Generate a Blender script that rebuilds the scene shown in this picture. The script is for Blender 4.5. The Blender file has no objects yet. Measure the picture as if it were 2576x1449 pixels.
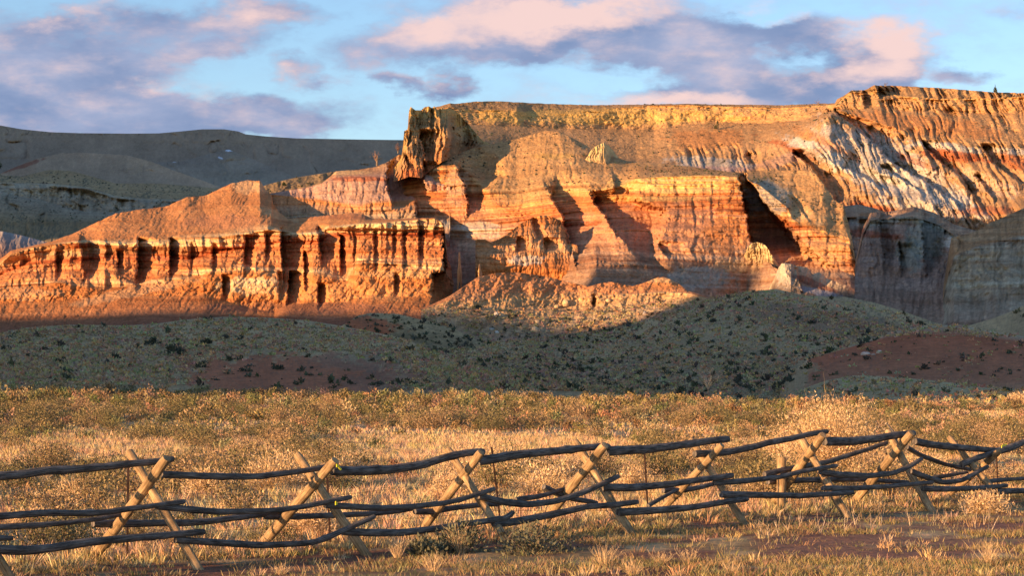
import bpy, math, random
import numpy as np
random.seed(7); rng = np.random.default_rng(11)
C = bpy.context.scene.collection
S = bpy.context.scene
F = 5166.0; CX = 1288.0; HY = 968.0; EYE = 2.4     # focal length, horizon (in photo units of 2576 x 1449)
# ------------------------------------------------------------------ camera
cam = bpy.data.cameras.new('camera'); cam.sensor_width = 36; cam.lens = 36*F/2576
cam.shift_y = (HY-724.5)/2576; cam.clip_start = .5; cam.clip_end = 30000
co = bpy.data.objects.new('camera', cam); C.objects.link(co); co.location = (0,0,EYE); co.rotation_euler = (math.pi/2,0,0)
S.camera = co
S.view_settings.view_transform = 'Standard'; S.view_settings.look = 'None'; S.view_settings.gamma = 1
S.view_settings.exposure = 1.0
# ------------------------------------------------------------------ sun and sky
EL = math.radians(8.0); SH = np.array([-.80,-.60])       # horizontal direction to the sun
TE = math.tan(EL)
sun = bpy.data.lights.new('sun','SUN'); sun.energy = 5.0; sun.angle = math.radians(.55); sun.color = (1,.60,.28)
so = bpy.data.objects.new('sun', sun); C.objects.link(so)
from mathutils import Vector
so.rotation_euler = Vector((SH[0]*math.cos(EL),SH[1]*math.cos(EL),math.sin(EL))).to_track_quat('Z','Y').to_euler()
W = bpy.data.worlds.new('World'); S.world = W; W.use_nodes = True
nt = W.node_tree; nt.nodes.clear(); N = nt.nodes; LK = nt.links
def nd(t, **k):
    n = N.new(t)
    for a,b in k.items(): setattr(n,a,b)
    return n
def mth(op, a, b=None, c=None, clamp=False):
    n = N.new('ShaderNodeMath'); n.operation = op; n.use_clamp = clamp
    for i,v in enumerate((a,b,c)):
        if v is None: continue
        if isinstance(v,(int,float)): n.inputs[i].default_value = v
        else: LK.new(v, n.inputs[i])
    return n.outputs[0]
BG = 0.12
sky = nd('ShaderNodeTexSky'); sky.sky_type = 'NISHITA'; sky.sun_disc = False; sky.sun_elevation = EL
sky.sun_rotation = math.atan2(SH[0],SH[1]); sky.air_density = 1.0; sky.dust_density = .3; sky.ozone_density = 2.0
tc = nd('ShaderNodeTexCoord'); sep = nd('ShaderNodeSeparateXYZ'); LK.new(tc.outputs['Generated'], sep.inputs[0])
ysafe = mth('MAXIMUM', sep.outputs[1], .05)
pxn = mth('ADD', mth('MULTIPLY', mth('DIVIDE', sep.outputs[0], ysafe), F/1000), CX/1000)
pyn = mth('SUBTRACT', HY/1000, mth('MULTIPLY', mth('DIVIDE', sep.outputs[2], ysafe), F/1000))
cmb = nd('ShaderNodeCombineXYZ'); LK.new(pxn, cmb.inputs[0]); LK.new(pyn, cmb.inputs[1])
def noise(vec, scale, detail, rough=.55, sx=1, sy=1, seed=0):
    m = nd('ShaderNodeMapping'); m.inputs['Scale'].default_value = (sx,sy,1); m.inputs['Location'].default_value = (seed,seed*.7,seed*.3)
    LK.new(vec, m.inputs[0]); n = nd('ShaderNodeTexNoise'); n.inputs['Scale'].default_value = scale
    n.inputs['Detail'].default_value = detail; n.inputs['Roughness'].default_value = rough; LK.new(m.outputs[0], n.inputs['Vector'])
    return n
w1 = noise(cmb.outputs[0], 5, 6, .6, 1, 1.9, 3)
vm = nd('ShaderNodeVectorMath', operation='SUBTRACT'); LK.new(w1.outputs['Color'], vm.inputs[0]); vm.inputs[1].default_value = (.5,.5,.5)
vs = nd('ShaderNodeVectorMath', operation='MULTIPLY'); LK.new(vm.outputs[0], vs.inputs[0]); vs.inputs[1].default_value = (.34,.16,0)
va = nd('ShaderNodeVectorMath', operation='ADD'); LK.new(cmb.outputs[0], va.inputs[0]); LK.new(vs.outputs[0], va.inputs[1])
def blobs(lst):
    tot = None
    for (x,y,rx,ry,s) in lst:
        a = nd('ShaderNodeVectorMath', operation='SUBTRACT'); LK.new(va.outputs[0], a.inputs[0]); a.inputs[1].default_value = (x/1000,y/1000,0)
        b = nd('ShaderNodeVectorMath', operation='MULTIPLY'); LK.new(a.outputs[0], b.inputs[0]); b.inputs[1].default_value = (1000/rx,1000/ry,0)
        l = nd('ShaderNodeVectorMath', operation='LENGTH'); LK.new(b.outputs[0], l.inputs[0])
        v = mth('MULTIPLY', mth('SUBTRACT', 1, l.outputs['Value'], clamp=True), s)
        tot = v if tot is None else mth('ADD', tot, v)
    return tot
CL = [(80,180,270,130,1.6),(320,150,190,110,1.3),(120,280,420,90,1.4),(430,290,380,80,1.3),(720,285,250,60,1.0),(40,60,180,70,.7),(140,60,110,60,.8),
 (320,45,260,60,.8),(560,70,230,75,1.1),(720,30,180,45,1.0),(510,130,90,35,1.0),(750,160,120,40,1.0),(820,200,80,25,.8),(990,208,70,30,1.2),(1115,210,110,38,1.4),
 (1080,120,300,70,1.2),(1250,60,340,100,1.3),(1520,50,380,110,1.4),(1550,130,360,60,1.3),(1800,110,330,80,1.4),(1990,70,200,60,1.1),(1780,180,190,80,1.2),
 (2000,215,380,70,1.2),(1700,245,280,40,1.1),(2210,140,200,110,1.6),(2130,200,200,80,1.1),(2430,195,90,35,.9),(2550,40,60,30,.2),(200,320,300,60,1.),(600,320,330,50,1.0),(250,250,260,70,.8)]
PK = [(1330,50,340,75,1.5),(1060,80,150,60,1.0),(1520,20,300,60,1.3),(1950,20,110,45,1.6),(2230,110,170,90,1.6),(2120,185,260,45,1.2),(1650,248,300,30,1.3),
 (130,45,90,50,.9),(380,215,110,35,.7),(640,45,260,60,.8),(730,165,120,40,.8),(560,215,80,30,.5),(1080,200,120,25,.6),(300,15,160,35,.4)]
w2 = noise(cmb.outputs[0], 9, 8, .6, 1, 2.2, 9)
w3 = noise(cmb.outputs[0], 3.2, 5, .55, 1, 2.6, 5)
nz = mth('ADD', mth('MULTIPLY', mth('SUBTRACT', w2.outputs['Fac'], .5), 1.15), mth('MULTIPLY', mth('SUBTRACT', w3.outputs['Fac'], .5), .9))
dens = mth('ADD', blobs(CL), nz)
msk = nd('ShaderNodeMapRange', interpolation_type='SMOOTHSTEP'); LK.new(dens, msk.inputs[0]); msk.inputs[1].default_value = -.18; msk.inputs[2].default_value = .95
front = mth('GREATER_THAN', sep.outputs[1], .1)
mk = mth('MULTIPLY', mth('MULTIPLY', msk.outputs[0], front), .96)
pkd = mth('ADD', blobs(PK), mth('MULTIPLY', nz, 1.5))
pm = nd('ShaderNodeMapRange', interpolation_type='SMOOTHSTEP'); LK.new(pkd, pm.inputs[0]); pm.inputs[1].default_value = -.2; pm.inputs[2].default_value = 1.25
CK = 1/BG/2**.85
def rgbmix(f, a, b, bt='MIX'):
    n = nd('ShaderNodeMix', data_type='RGBA', blend_type=bt)
    for i,v in ((0,f),(6,a),(7,b)):
        if isinstance(v,(int,float)): n.inputs[i].default_value = v
        elif isinstance(v,tuple): n.inputs[i].default_value = (*v,1)
        else: LK.new(v, n.inputs[i])
    return n.outputs[2]
lavm=nd('ShaderNodeMapRange'); LK.new(w3.outputs['Fac'],lavm.inputs[0]); lavm.inputs[1].default_value=.35; lavm.inputs[2].default_value=.65
lav = rgbmix(lavm.outputs[0], (.20*CK,.27*CK,.46*CK), (.35*CK,.40*CK,.58*CK))
ccol = rgbmix(pm.outputs[0], lav, (.86*CK,.61*CK,.57*CK))
sm = rgbmix(1.0, sky.outputs[0], (.96,1.0,1.16), 'MULTIPLY')
fin = rgbmix(mk, sm, ccol)
bgn = nd('ShaderNodeBackground'); bgn.inputs[1].default_value = BG; LK.new(fin, bgn.inputs[0])
wo = nd('ShaderNodeOutputWorld'); LK.new(bgn.outputs[0], wo.inputs[0])

# ------------------------------------------------------------------ helpers
TAB = rng.random((8,256,256)).astype(np.float64)
def vn(x, y, s=0):
    T = TAB[s%8]; x = x+17.3*s; y = y+9.1*s
    xi = np.floor(x).astype(int); yi = np.floor(y).astype(int); fx = x-xi; fy = y-yi
    fx = fx*fx*(3-2*fx); fy = fy*fy*(3-2*fy); a=xi&255; b=(xi+1)&255; c=yi&255; d=(yi+1)&255
    return (T[a,c]*(1-fx)+T[b,c]*fx)*(1-fy)+(T[a,d]*(1-fx)+T[b,d]*fx)*fy
def fbm(x, y, o=4, s=0, g=.5):
    r=0; A=1; t=0
    for i in range(o): r=r+A*vn(x*2**i,y*2**i,s+i); t+=A; A*=g
    return r/t-.5
def rdg(x, y, o=3, s=0, g=.5):           # 0 at ridges, 1 in gully lines
    r=0; A=1; t=0
    for i in range(o): r=r+A*(1-np.abs(2*vn(x*2**i,y*2**i,s+i)-1)); t+=A; A*=g
    return (r/t)**2
def sst(a, b, x): t=np.clip((x-a)/(b-a),0,1); return t*t*(3-2*t)
def at(px, py, Y): return np.array([(px-CX)/F*Y, Y, EYE+(HY-py)/F*Y])
def tag(o, label, cat=None, group=None, kind=None):
    o['label']=label
    if cat: o['category']=cat
    if group: o['group']=group
    if kind: o['kind']=kind
    return o
def raw_mesh(name, V, Fc, mat, col=None, smooth=True, parent=None, uv=None):
    me = bpy.data.meshes.new(name); V=np.asarray(V,np.float32); Fc=np.asarray(Fc,np.int32); k=Fc.shape[1]; n=len(Fc)
    me.vertices.add(len(V)); me.vertices.foreach_set('co', V.ravel())
    me.loops.add(n*k); me.loops.foreach_set('vertex_index', Fc.ravel())
    me.polygons.add(n); me.polygons.foreach_set('loop_start', np.arange(n,dtype=np.int32)*k)
    me.polygons.foreach_set('loop_total', np.full(n,k,np.int32))
    if smooth: me.polygons.foreach_set('use_smooth', np.ones(n,bool))
    if col is not None:
        a = me.color_attributes.new('Col','FLOAT_COLOR','POINT'); c4=np.ones((len(V),4),np.float32); c4[:,:3]=col; a.data.foreach_set('color', c4.ravel())
    if uv is not None:
        u = me.uv_layers.new(name='UVMap'); u.data.foreach_set('uv', np.asarray(uv,np.float32)[Fc.ravel()].ravel())
    me.update(); me.validate(); me.materials.append(mat)
    o = bpy.data.objects.new(name, me); C.objects.link(o)
    if parent: o.parent = parent
    return o
def mat_vc(name, nscale=1.0, namt=.25, bump=.3, bscale=1.0, dist=.3, rough=.95, trans=0):
    m = bpy.data.materials.new(name); m.use_nodes=True; t=m.node_tree; b=t.nodes['Principled BSDF']
    b.inputs['Roughness'].default_value=rough; b.inputs['Specular IOR Level'].default_value=.08
    a=t.nodes.new('ShaderNodeAttribute'); a.attribute_name='Col'; g=t.nodes.new('ShaderNodeNewGeometry')
    n=t.nodes.new('ShaderNodeTexNoise'); n.inputs['Scale'].default_value=nscale; n.inputs['Detail'].default_value=6; n.inputs['Roughness'].default_value=.65
    t.links.new(g.outputs['Position'], n.inputs['Vector'])
    mr=t.nodes.new('ShaderNodeMapRange'); mr.inputs[1].default_value=.3; mr.inputs[2].default_value=.7; mr.inputs[3].default_value=1-namt; mr.inputs[4].default_value=1+namt
    t.links.new(n.outputs['Fac'], mr.inputs[0])
    mx=t.nodes.new('ShaderNodeMix'); mx.data_type='RGBA'; mx.blend_type='MULTIPLY'; mx.inputs[0].default_value=1
    t.links.new(a.outputs['Color'], mx.inputs[6]); t.links.new(mr.outputs[0], mx.inputs[7]); t.links.new(mx.outputs[2], b.inputs['Base Color'])
    if bump:
        n2=t.nodes.new('ShaderNodeTexNoise'); n2.inputs['Scale'].default_value=bscale; n2.inputs['Detail'].default_value=5; t.links.new(g.outputs['Position'], n2.inputs['Vector'])
        bp=t.nodes.new('ShaderNodeBump'); bp.inputs['Strength'].default_value=bump; bp.inputs['Distance'].default_value=dist
        t.links.new(n2.outputs['Fac'], bp.inputs['Height']); t.links.new(bp.outputs[0], b.inputs['Normal'])
    return m
# rock and soil colours (linear)
CREAM=(.60,.39,.19); YEL=(.53,.32,.105); TAN=(.41,.235,.115); ORG=(.50,.195,.065); RED=(.38,.10,.04); DRED=(.27,.075,.04)
WHT=(.54,.47,.38); GRY=(.36,.29,.20); BRN=(.30,.17,.085); SAGE=(.40,.265,.13); GRS=(.48,.33,.165); DSAGE=(.29,.20,.10)
SOIL=(.26,.115,.07); PNK=(.45,.26,.18)
z1=lambda L:[(x*.36343,300.9+y*.36343,*r) for x,y,*r in L]
z2=lambda L:[(827.5+x*.36343,225.7+y*.36343,*r) for x,y,*r in L]
z3=lambda L:[(1673.1+x*.36343,188.1+y*.36343,*r) for x,y,*r in L]
def alc(left, right, amt, w=4, top=4, bot=10):
    """alcove: between a left and a right edge (lists of (py,px)) the face stands back by amt metres"""
    return ('alc', sorted(left), sorted(right), amt, w, top, bot)
M_ROCK = mat_vc('sandstone', .5, .3, .8, .9, .8)
M_SOIL = mat_vc('hill_soil', .5, .22, .5, 1.2, .4)
SHEETS = {}
def sheet(name, x0, x1, lines, sub, feats=(), step=2.2, nz=None, cols=None, patches=(), back=(60,0,-60), mat=None, jag=0,
          strata=0, sfreq=.5, label='', cat='hill', slant=0.0, jagsc=9, speck=0, streak=.35):
    """lines: bottom to top, each (points[(px,py,Y)], colour, cliff weight). Columns follow view bearings, rows run up the slope."""
    xs = np.arange(x0, x1+step, step); R=[]; 
    for i,(pts,c,w) in enumerate(lines):
        p=np.array(sorted([q[:3] for q in pts],key=lambda q:q[0]),float)
        R.append((np.interp(xs,p[:,0],p[:,1]), np.interp(xs,p[:,0],p[:,2]), c, w))
    PY=[];YD=[];CC=[];CW=[];RV=[]
    for i in range(len(R)-1):
        n=sub[i]
        for j in range(n + (1 if i==len(R)-2 else 0)):
            t=j/n; a,b=R[i],R[i+1]
            PY.append(a[0]*(1-t)+b[0]*t); YD.append(a[1]*(1-t)+b[1]*t)
            tc=min(1,t*6) if a[3]-b[3]>.5 else (max(0,(t-.85)/.15) if b[3]-a[3]>.5 else t)
            CC.append(np.array(a[2])*(1-tc)+np.array(b[2])*tc); CW.append(a[3]*(1-tc)+b[3]*tc); RV.append(i+t)
    PY=np.array(PY);YD=np.array(YD);CW=np.array(CW)[:,None]*np.ones_like(PY);RV=np.array(RV)[:,None]*np.ones_like(PY)
    PX=np.ones_like(PY)*xs; col=np.array(CC)[:,None,:]*np.ones(PY.shape+(1,))
    sc = YD/900.
    if jag:                                               # ragged crest
        tw = sst(len(R)-1.35, len(R)-1, RV)
        PY = PY - jag*tw*(fbm(PX/jagsc,PX*0+3.3,4,2)*2.2)
    A = dict(but=0, bs=34, flu=0, fs=9, gul=0, gs=26, rough=.6, rs=10, led=0)
    A.update(nz or {})
    wx = fbm(PX/34,PY/26,4,6)*26
    sx = PX - slant*PY + wx*.5
    D = 0
    ra = fbm(PX/13,PY/13,4,5); rb=fbm(PX/13+40,PY/13,4,1); rv=fbm(PX/9,PY/16,4,4); rw=fbm(PX/40,PY/30,4,4); rj=fbm(PX/5,PY/4,3,1)*2
    gm = A['gm'](PX,PY) if 'gm' in A else 1.0
    for f in feats:
        _,l,r,amt,w,tp,bt=f; l=np.array(l);r=np.array(r)
        wm=float(np.mean(np.interp(l[:,0],r[:,0],r[:,1])-l[:,1])); rf=float(np.clip(wm*.4,3,15)); lo=min(l[0,0],r[0,0]); hi=max(l[-1,0],r[-1,0]); hh=hi-lo
        xa=np.interp(PY,l[:,0],l[:,1])+ra*rf*.8; xb=np.interp(PY,r[:,0],r[:,1])+rb*rf
        if amt==0: continue
        small=wm<46; up=np.clip(lo-PY,0,None); tpx=max(tp,12 if small else (A.get('top',60)))
        ww=w+up*(.5 if small else 1.6)
        fr_=(PX-xa)/np.maximum(xb-xa,1)
        xa=xa+rj*(3 if small else 5); fr_=(PX-xa)/np.maximum(xb-xa,1)
        ret=(1-np.clip(fr_/1.55,0,1)) if small else (1-(sst(.80,1.14,fr_+rj*.04) if amt>=20 else sst(.5,1.3,fr_)))
        m=sst(-.5,.5,(PX-xa)/ww)*ret*(1-np.clip(up/tpx,0,1))**1.3
        bt=max(bt,hh*(.45 if small else .4)); m=m*(1-sst(hi-bt,hi+bt*.35,PY+rv*min(12,hh*.3)))
        D = D+amt*(2.1 if small else 1.5)*m
    def saw(per,sd,kx=26.):
        p=(PX+wx*.8+rw*6)/per+sd*3.7; i_=np.floor(p); f_=p-i_; j_=.2*(TAB[sd][(i_.astype(int))&255,7]-.5)
        h_=np.clip(vn(i_*5.13,PY/kx+i_*1.7,sd)-.22,0,1)
        return h_*np.where(f_<.09,f_/.09,(1-f_)/.91)
    fl_ = sst(-.12,.12,fbm(PX/50,PY/30,3,5))
    D = D + CW*gm*(A['but']*(.45*rdg((PX+wx)/A['bs'],PY/75,4,1)+1.0*saw(A['bs']*.8,1,34.)+.6*saw(A['bs']*.37,2,18.)) + A['flu']*(.3+.7*fl_)*(.6*rdg((PX+wx*.4)/A['fs'],PY/30,3,4)+1.0*saw(A['fs']*.9,4,14.)))
    D = D + (1-CW)*gm*A['gul']*rdg(sx/A['gs']+fbm(PX/40,PY/40,3,6)*1.6,PY/80,4,3)
    D = D + A['rough']*(1-.45*CW)*(fbm(PX/A['rs'],PY/(A['rs']*.6),5,7,.66)*2.2 + fbm(PX/(A['rs']*4),PY/(A['rs']*3),3,2)*3.5)
    Z = EYE+(HY-PY)/F*YD
    zz = Z+fbm(PX/220,PY/220,3,1)*5
    if A['led']:
        D = D + CW*A['led']*(.7*sst(.4,.6,vn(zz*.42,PX/400,2))+.45*sst(.38,.62,vn(zz*1.1,PX/160,3))-.55)
    YD = YD + D*sc
    X=(PX-CX)/F*YD; Z=EYE+(HY-PY)/F*YD
    # colours: beds, patches of other rock, mottling
    if strata:
        s1=vn(zz*sfreq,PX*0+1.5,5); s2=vn(zz*sfreq*2.9,PX/150,6); s3=vn(zz*sfreq*7,PX/60,7)
        b=(s1*.42+s2*.36+s3*.3-.54)*1.35*strata*np.clip(CW+.25,0,1)
        col = col*(1+1.1*b[...,None]*np.array([.7,1.0,1.15]))
    for (cx,cy,rx,ry,c,st,*sl) in patches:
        k=sl[0] if sl else 0
        d=np.sqrt(((PX-cx)/rx)**2+((PY-cy-k*(PX-cx))/ry)**2)+fbm(PX/18,PY/10,4,2)*.9+fbm(PX/4,PY/4,2,3)*.35
        m=(1-sst(.75,1.1,d))*st; col=col*(1-m[...,None])+np.array(c)*m[...,None]
    q=1+.6*fbm(PX/6,PY/4,5,1,.8)+.4*fbm(PX/60,PY/30,3,4); col=col*q[...,None]
    if streak:
        col=col*(1+streak*(fbm(PX/7+wx*.06,PY/70,4,2,.7)*1.6)*np.clip(CW+.3,0,1))[...,None]
    if speck:
        sp=(1-np.clip(CW*1.5,0,1))*sst(.64,.74,vn(PX/3.2,PY/1.9,6)*.75+vn(PX/40,PY/20,2)*.3)*speck
        col=col*(1-sp[...,None])+np.array((.10,.10,.065))*sp[...,None]
    SHEETS[label]=(PX.copy(),X.copy(),YD.copy(),Z.copy())
    # back side
    bd,b1,b2=back
    for k,(dy,dz) in enumerate(((bd*.15,b1),(bd,b1+ (b2)*.5),(bd*2.2,b2))):
        Yb=YD[-1:] if k==0 else YD[nr0-1:nr0]
        if k==0: nr0=len(YD); X0=X[nr0-1:nr0];Y0=YD[nr0-1:nr0];Z0=Z[nr0-1:nr0];c0=col[nr0-1:nr0]
        X=np.vstack([X,X0*(Y0+dy)/Y0]);YD=np.vstack([YD,Y0+dy]);Z=np.vstack([Z,Z0+dz]);col=np.concatenate([col,c0])
    nr,nc=X.shape; idx=np.arange(nr*nc).reshape(nr,nc)
    Fc=np.stack([idx[:-1,:-1],idx[:-1,1:],idx[1:,1:],idx[1:,:-1]],-1).reshape(-1,4)
    o=raw_mesh(name, np.stack([X,YD,Z],-1).reshape(-1,3), Fc, mat or M_ROCK, np.clip(col,0.01,.9).reshape(-1,3))
    tag(o,label,cat,kind='structure'); return o
def L(y0, Y0, x0=-300, x1=2900): return [(x0,y0,Y0),(x1,y0,Y0)]
#TERRAIN
# ---- far hills on the left, all in shade
sheet('far_hills',-260,1340,[(L(560,2400),GRY,0),(L(470,2900),(.27,.20,.14),0),
  (z1([(-700,20,4200),(0,38,4200),(150,65,4200),(350,85,4200),(550,92,4200),(900,95,4200),(1100,93,4200),(1250,80,4200),(1400,65,4200),(1550,65,4200),(1650,80,4200),(1700,100,4200),(1850,115,4200),(2050,128,4200),(2484,136,4200),(3600,150,4200)]),(.40,.26,.155),0)],
  (30,70),nz=dict(gul=45,gs=330,rough=3,rs=90),slant=.5,back=(400,-10,-200),mat=M_SOIL,label='long smooth grey-brown ridge in shade along the far left skyline')
sheet('far_hill',-260,640,[(L(520,1900),(.30,.23,.16),0),(z1([(-700,700,2300),(-100,430,2300),(20,365,2300),(100,330,2300),(250,270,2300),(430,228,2400),(600,228,2400),(880,245,2400),(1050,290,2400),(1200,350,2350),(1400,420,2300),(1530,470,2300),(1700,560,2200)]),(.46,.30,.18),0)],
  (70,),nz=dict(gul=14,gs=160,rough=3,rs=50),back=(200,-10,-200),mat=M_SOIL,patches=[(50,418,60,7,DRED,.7,-.3)],label='rounded brown hill in shade below the far left ridge')
sheet('far_hill',360,820,[(L(500,2500),GRY,0),(z1([(900,330,2900),(1050,295,2900),(1250,290,2950),(1450,235,3000),(1580,205,3000),(1700,250,3000),(1900,340,2900),(2050,400,2800),(2300,470,2700)]),(.32,.24,.17),0)],
  (60,),nz=dict(gul=25,gs=90,rough=4,rs=30),back=(200,-10,-200),mat=M_SOIL,patches=[(457,400,22,2.0,(.85,.85,.9),1,-.35),(574,378,10,2.5,(.85,.85,.9),1),(555,397,7,2,(.85,.85,.9),1,.4)],label='small grey fold of hillside with thin snow streaks below the far ridge')
sheet('left_bluff',-260,1000,[(L(640,1150),DSAGE,0),(L(560,1300),DSAGE,0),
  (z1([(-700,560,1420),(0,500,1420),(300,560,1420),(600,640,1420),(1000,640,1420),(1500,610,1420),(2700,620,1420)]),GRY,.3),
  (z1([(-700,430,1440),(0,440,1440),(300,450,1440),(600,480,1440),(800,540,1440),(1000,560,1440),(1500,570,1440),(2700,560,1440)]),GRY,1),
  (z1([(-700,330,1560),(-40,340,1560),(15,385,1560),(150,390,1560),(350,345,1580),(500,355,1580),(700,410,1580),(800,440,1580),(1100,440,1600),(1500,475,1600),(1700,500,1600),(2700,520,1600)]),SAGE,0)],
  (20,40,24,34),nz=dict(gul=22,gs=70,but=14,bs=40,flu=3,rough=1.6,rs=14,led=2),strata=.8,speck=.7,back=(120,-5,-100),mat=M_SOIL,label='dark shaded bluff with sage slopes at the far left')
sheet('left_slope',-260,500,[(L(700,1000),SOIL,0),(L(655,1020),SOIL,0),(z1([(-700,760,1150),(0,770,1150),(150,800,1150),(330,850,1130),(450,890,1120),(800,980,1100),(1400,1100,1100)]),(.36,.31,.27),0)],
  (10,60),nz=dict(gul=14,gs=22,rough=1,rs=12),back=(80,-5,-80),mat=M_SOIL,label='pale grey gullied slope low at the far left edge')
# ---- upper mesa with the badland slopes under it
u_top=z2([(620,150,1240),(840,92,1250),(880,95,1253),(1000,82,1262),(1150,77,1272),(1500,95,1300),(1850,105,1310),(2150,100,1320),(2484,95,1320)])+z3([(300,203,1320),(800,208,1310),(1100,197,1300),(1175,196,1295),(1190,168,1280),(1240,140,1280),(1290,106,1275),(1380,106,1275),(1450,70,1270),(1600,75,1290),(1900,90,1270),(2300,120,1250),(2484,125,1240),(3000,150,1200)])
u_lip=z2([(620,170,1235),(840,120,1240),(1000,150,1248),(1300,135,1262),(1400,175,1270),(1700,165,1285),(2000,130,1300),(2200,112,1308),(2484,105,1310)])+z3([(300,215,1310),(800,235,1300),(1100,215,1290),(1190,200,1272),(1240,150,1270),(1290,118,1268),(1400,125,1266),(1500,110,1262),(1620,150,1262),(1900,170,1255),(2300,165,1240),(2484,150,1232),(3000,180,1190)])
u_base=z2([(620,240,1225),(900,230,1232),(1200,250,1245),(1380,258,1258),(1700,270,1276),(2000,270,1294),(2250,275,1300),(2484,240,1302)])+z3([(0,360,1300),(250,340,1302),(400,328,1304),(700,335,1296),(950,310,1286),(1150,250,1276),(1190,232,1262),(1320,240,1260),(1500,215,1256),(1700,250,1250),(2100,260,1240),(2484,265,1225),(3000,290,1180)])
u_mid=[(950,330,1150),(1150,340,1160),(1300,370,1190),(1600,400,1230),(1690,390,1230),(1800,385,1225),(1900,390,1205),(2000,350,1190),(2090,290,1180),(2160,330,1180),(2300,370,1165),(2440,360,1160),(2576,370,1150),(2750,380,1120)]
u_low=[(950,420,1050),(1300,430,1090),(1690,435,1130),(1800,450,1120),(1950,450,1100),(2100,480,1085),(2300,500,1050),(2450,540,1030),(2576,540,1015),(2750,560,1000)]
u_foot=[(950,470,1040),(1690,500,1050),(1900,520,1050),(2100,560,1050),(2300,600,1030),(2576,640,1000),(2750,650,990)]
def Z3(L_): return [(b,a) for a,b in z3(L_)]
def Z2(L_): return [(b,a) for a,b in z2(L_)]
f_u=[alc(Z3([(1165,250),(1300,350),(1480,500),(1560,600),(1700,680),(1850,770),(2000,870),(2080,960)]),Z3([(1200,250),(1500,370),(1600,440),(1700,560),(1760,620),(1950,730),(2080,800),(2120,960)]),15,5),
 alc(Z3([(880,540),(1000,620),(1060,700),(1130,800),(1200,880)]),Z3([(960,540),(1100,610),(1190,680),(1230,760),(1330,880)]),13,5),
 alc(Z3([(1240,640),(1330,680),(1440,740),(1560,820)]),Z3([(1400,640),(1540,710),(1650,760),(1700,820)]),10,5),
 alc(Z3([(1500,640),(1640,720),(1800,830)]),Z3([(1640,640),(1760,720),(1900,830)]),7,5),
 alc(Z3([(1780,480),(1900,600),(2050,700),(2120,820),(2200,930)]),Z3([(1850,480),(2010,600),(2120,700),(2200,820),(2290,930)]),12,5),
 alc(Z3([(2190,500),(2260,600),(2400,700),(2484,760)]),Z3([(2280,500),(2350,600),(2470,700),(2540,760)]),11,5),
 alc(Z3([(2150,700),(2230,800),(2300,900)]),Z3([(2210,700),(2340,800),(2420,900)]),9,5),
 alc(Z3([(560,560),(610,620)]),Z3([(610,560),(670,640)]),5,4),
 alc(Z3([(1010,20),(0,400)]) ,Z3([(1010,20),(0,400)]),0,4),
 alc(Z3([(1370,120),(1380,230)]),Z3([(1440,120),(1440,210)]),6,3),alc(Z3([(1470,110),(1480,150)]),Z3([(1600,110),(1580,160)]),8,4)]
sheet('upper_mesa',1040,2760,[(u_foot,TAN,0),(u_low,TAN,.1),(u_mid,(.48,.27,.125),.1),(u_base,(.46,.26,.12),.15),(u_lip,(.54,.30,.115),1),(u_top,(.36,.21,.10),.15)],(30,75,70,34,16),
  feats=f_u,nz=dict(but=4,bs=30,flu=2.6,fs=11,gul=13,gs=12,rough=1.0,rs=9,led=3.5,gm=lambda X,Y:np.clip((sst(1660,1760,X)*sst(345,400,Y)+sst(2040,2120,X)*.8)*(.35+1.0*sst(-.15,.12,fbm(X/70,Y/45,3,3)))+.05,0,1.15)),slant=.45,strata=.35,speck=.5,back=(300,2,-60),jag=1.2,
  patches=[(2250,435,200,90,(.50,.42,.34),.85,.5),(1500,292,400,20,(.60,.36,.11),.8),(2060,395,130,14,RED,.8,.35),(2080,365,100,18,ORG,.6,.5),(2120,412,150,24,WHT,1,.45),(2330,470,160,30,WHT,.9,.5),(2240,440,60,14,WHT,.9,.5),(2300,405,60,10,RED,.5,.4),
   (1980,400,110,14,PNK,.7,-.25),(1790,410,110,16,WHT,.75,.05),(1800,425,90,8,(.5,.3,.25),.7),(1780,350,110,28,ORG,.55,0),
   (2280,545,200,14,RED,.75,.22),(2380,370,110,12,WHT,.85,.12),(2400,392,95,16,RED,.85,.12),(2540,380,60,10,WHT,.7,.1),(2560,410,60,20,RED,.7,.3),(2330,315,220,26,ORG,.6,.12),(2480,460,90,24,(.6,.42,.28),.6,.4),
   (2480,530,90,12,RED,.6),(2180,540,60,10,CREAM,.5),(1390,300,80,5,CREAM,.4),(1560,300,200,16,(.58,.36,.12),.8),(1700,300,60,10,(.58,.36,.12),.6)],
  label='broad flat-topped mesa with a golden caprock cliff and striped badland slopes',cat='mesa')
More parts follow.
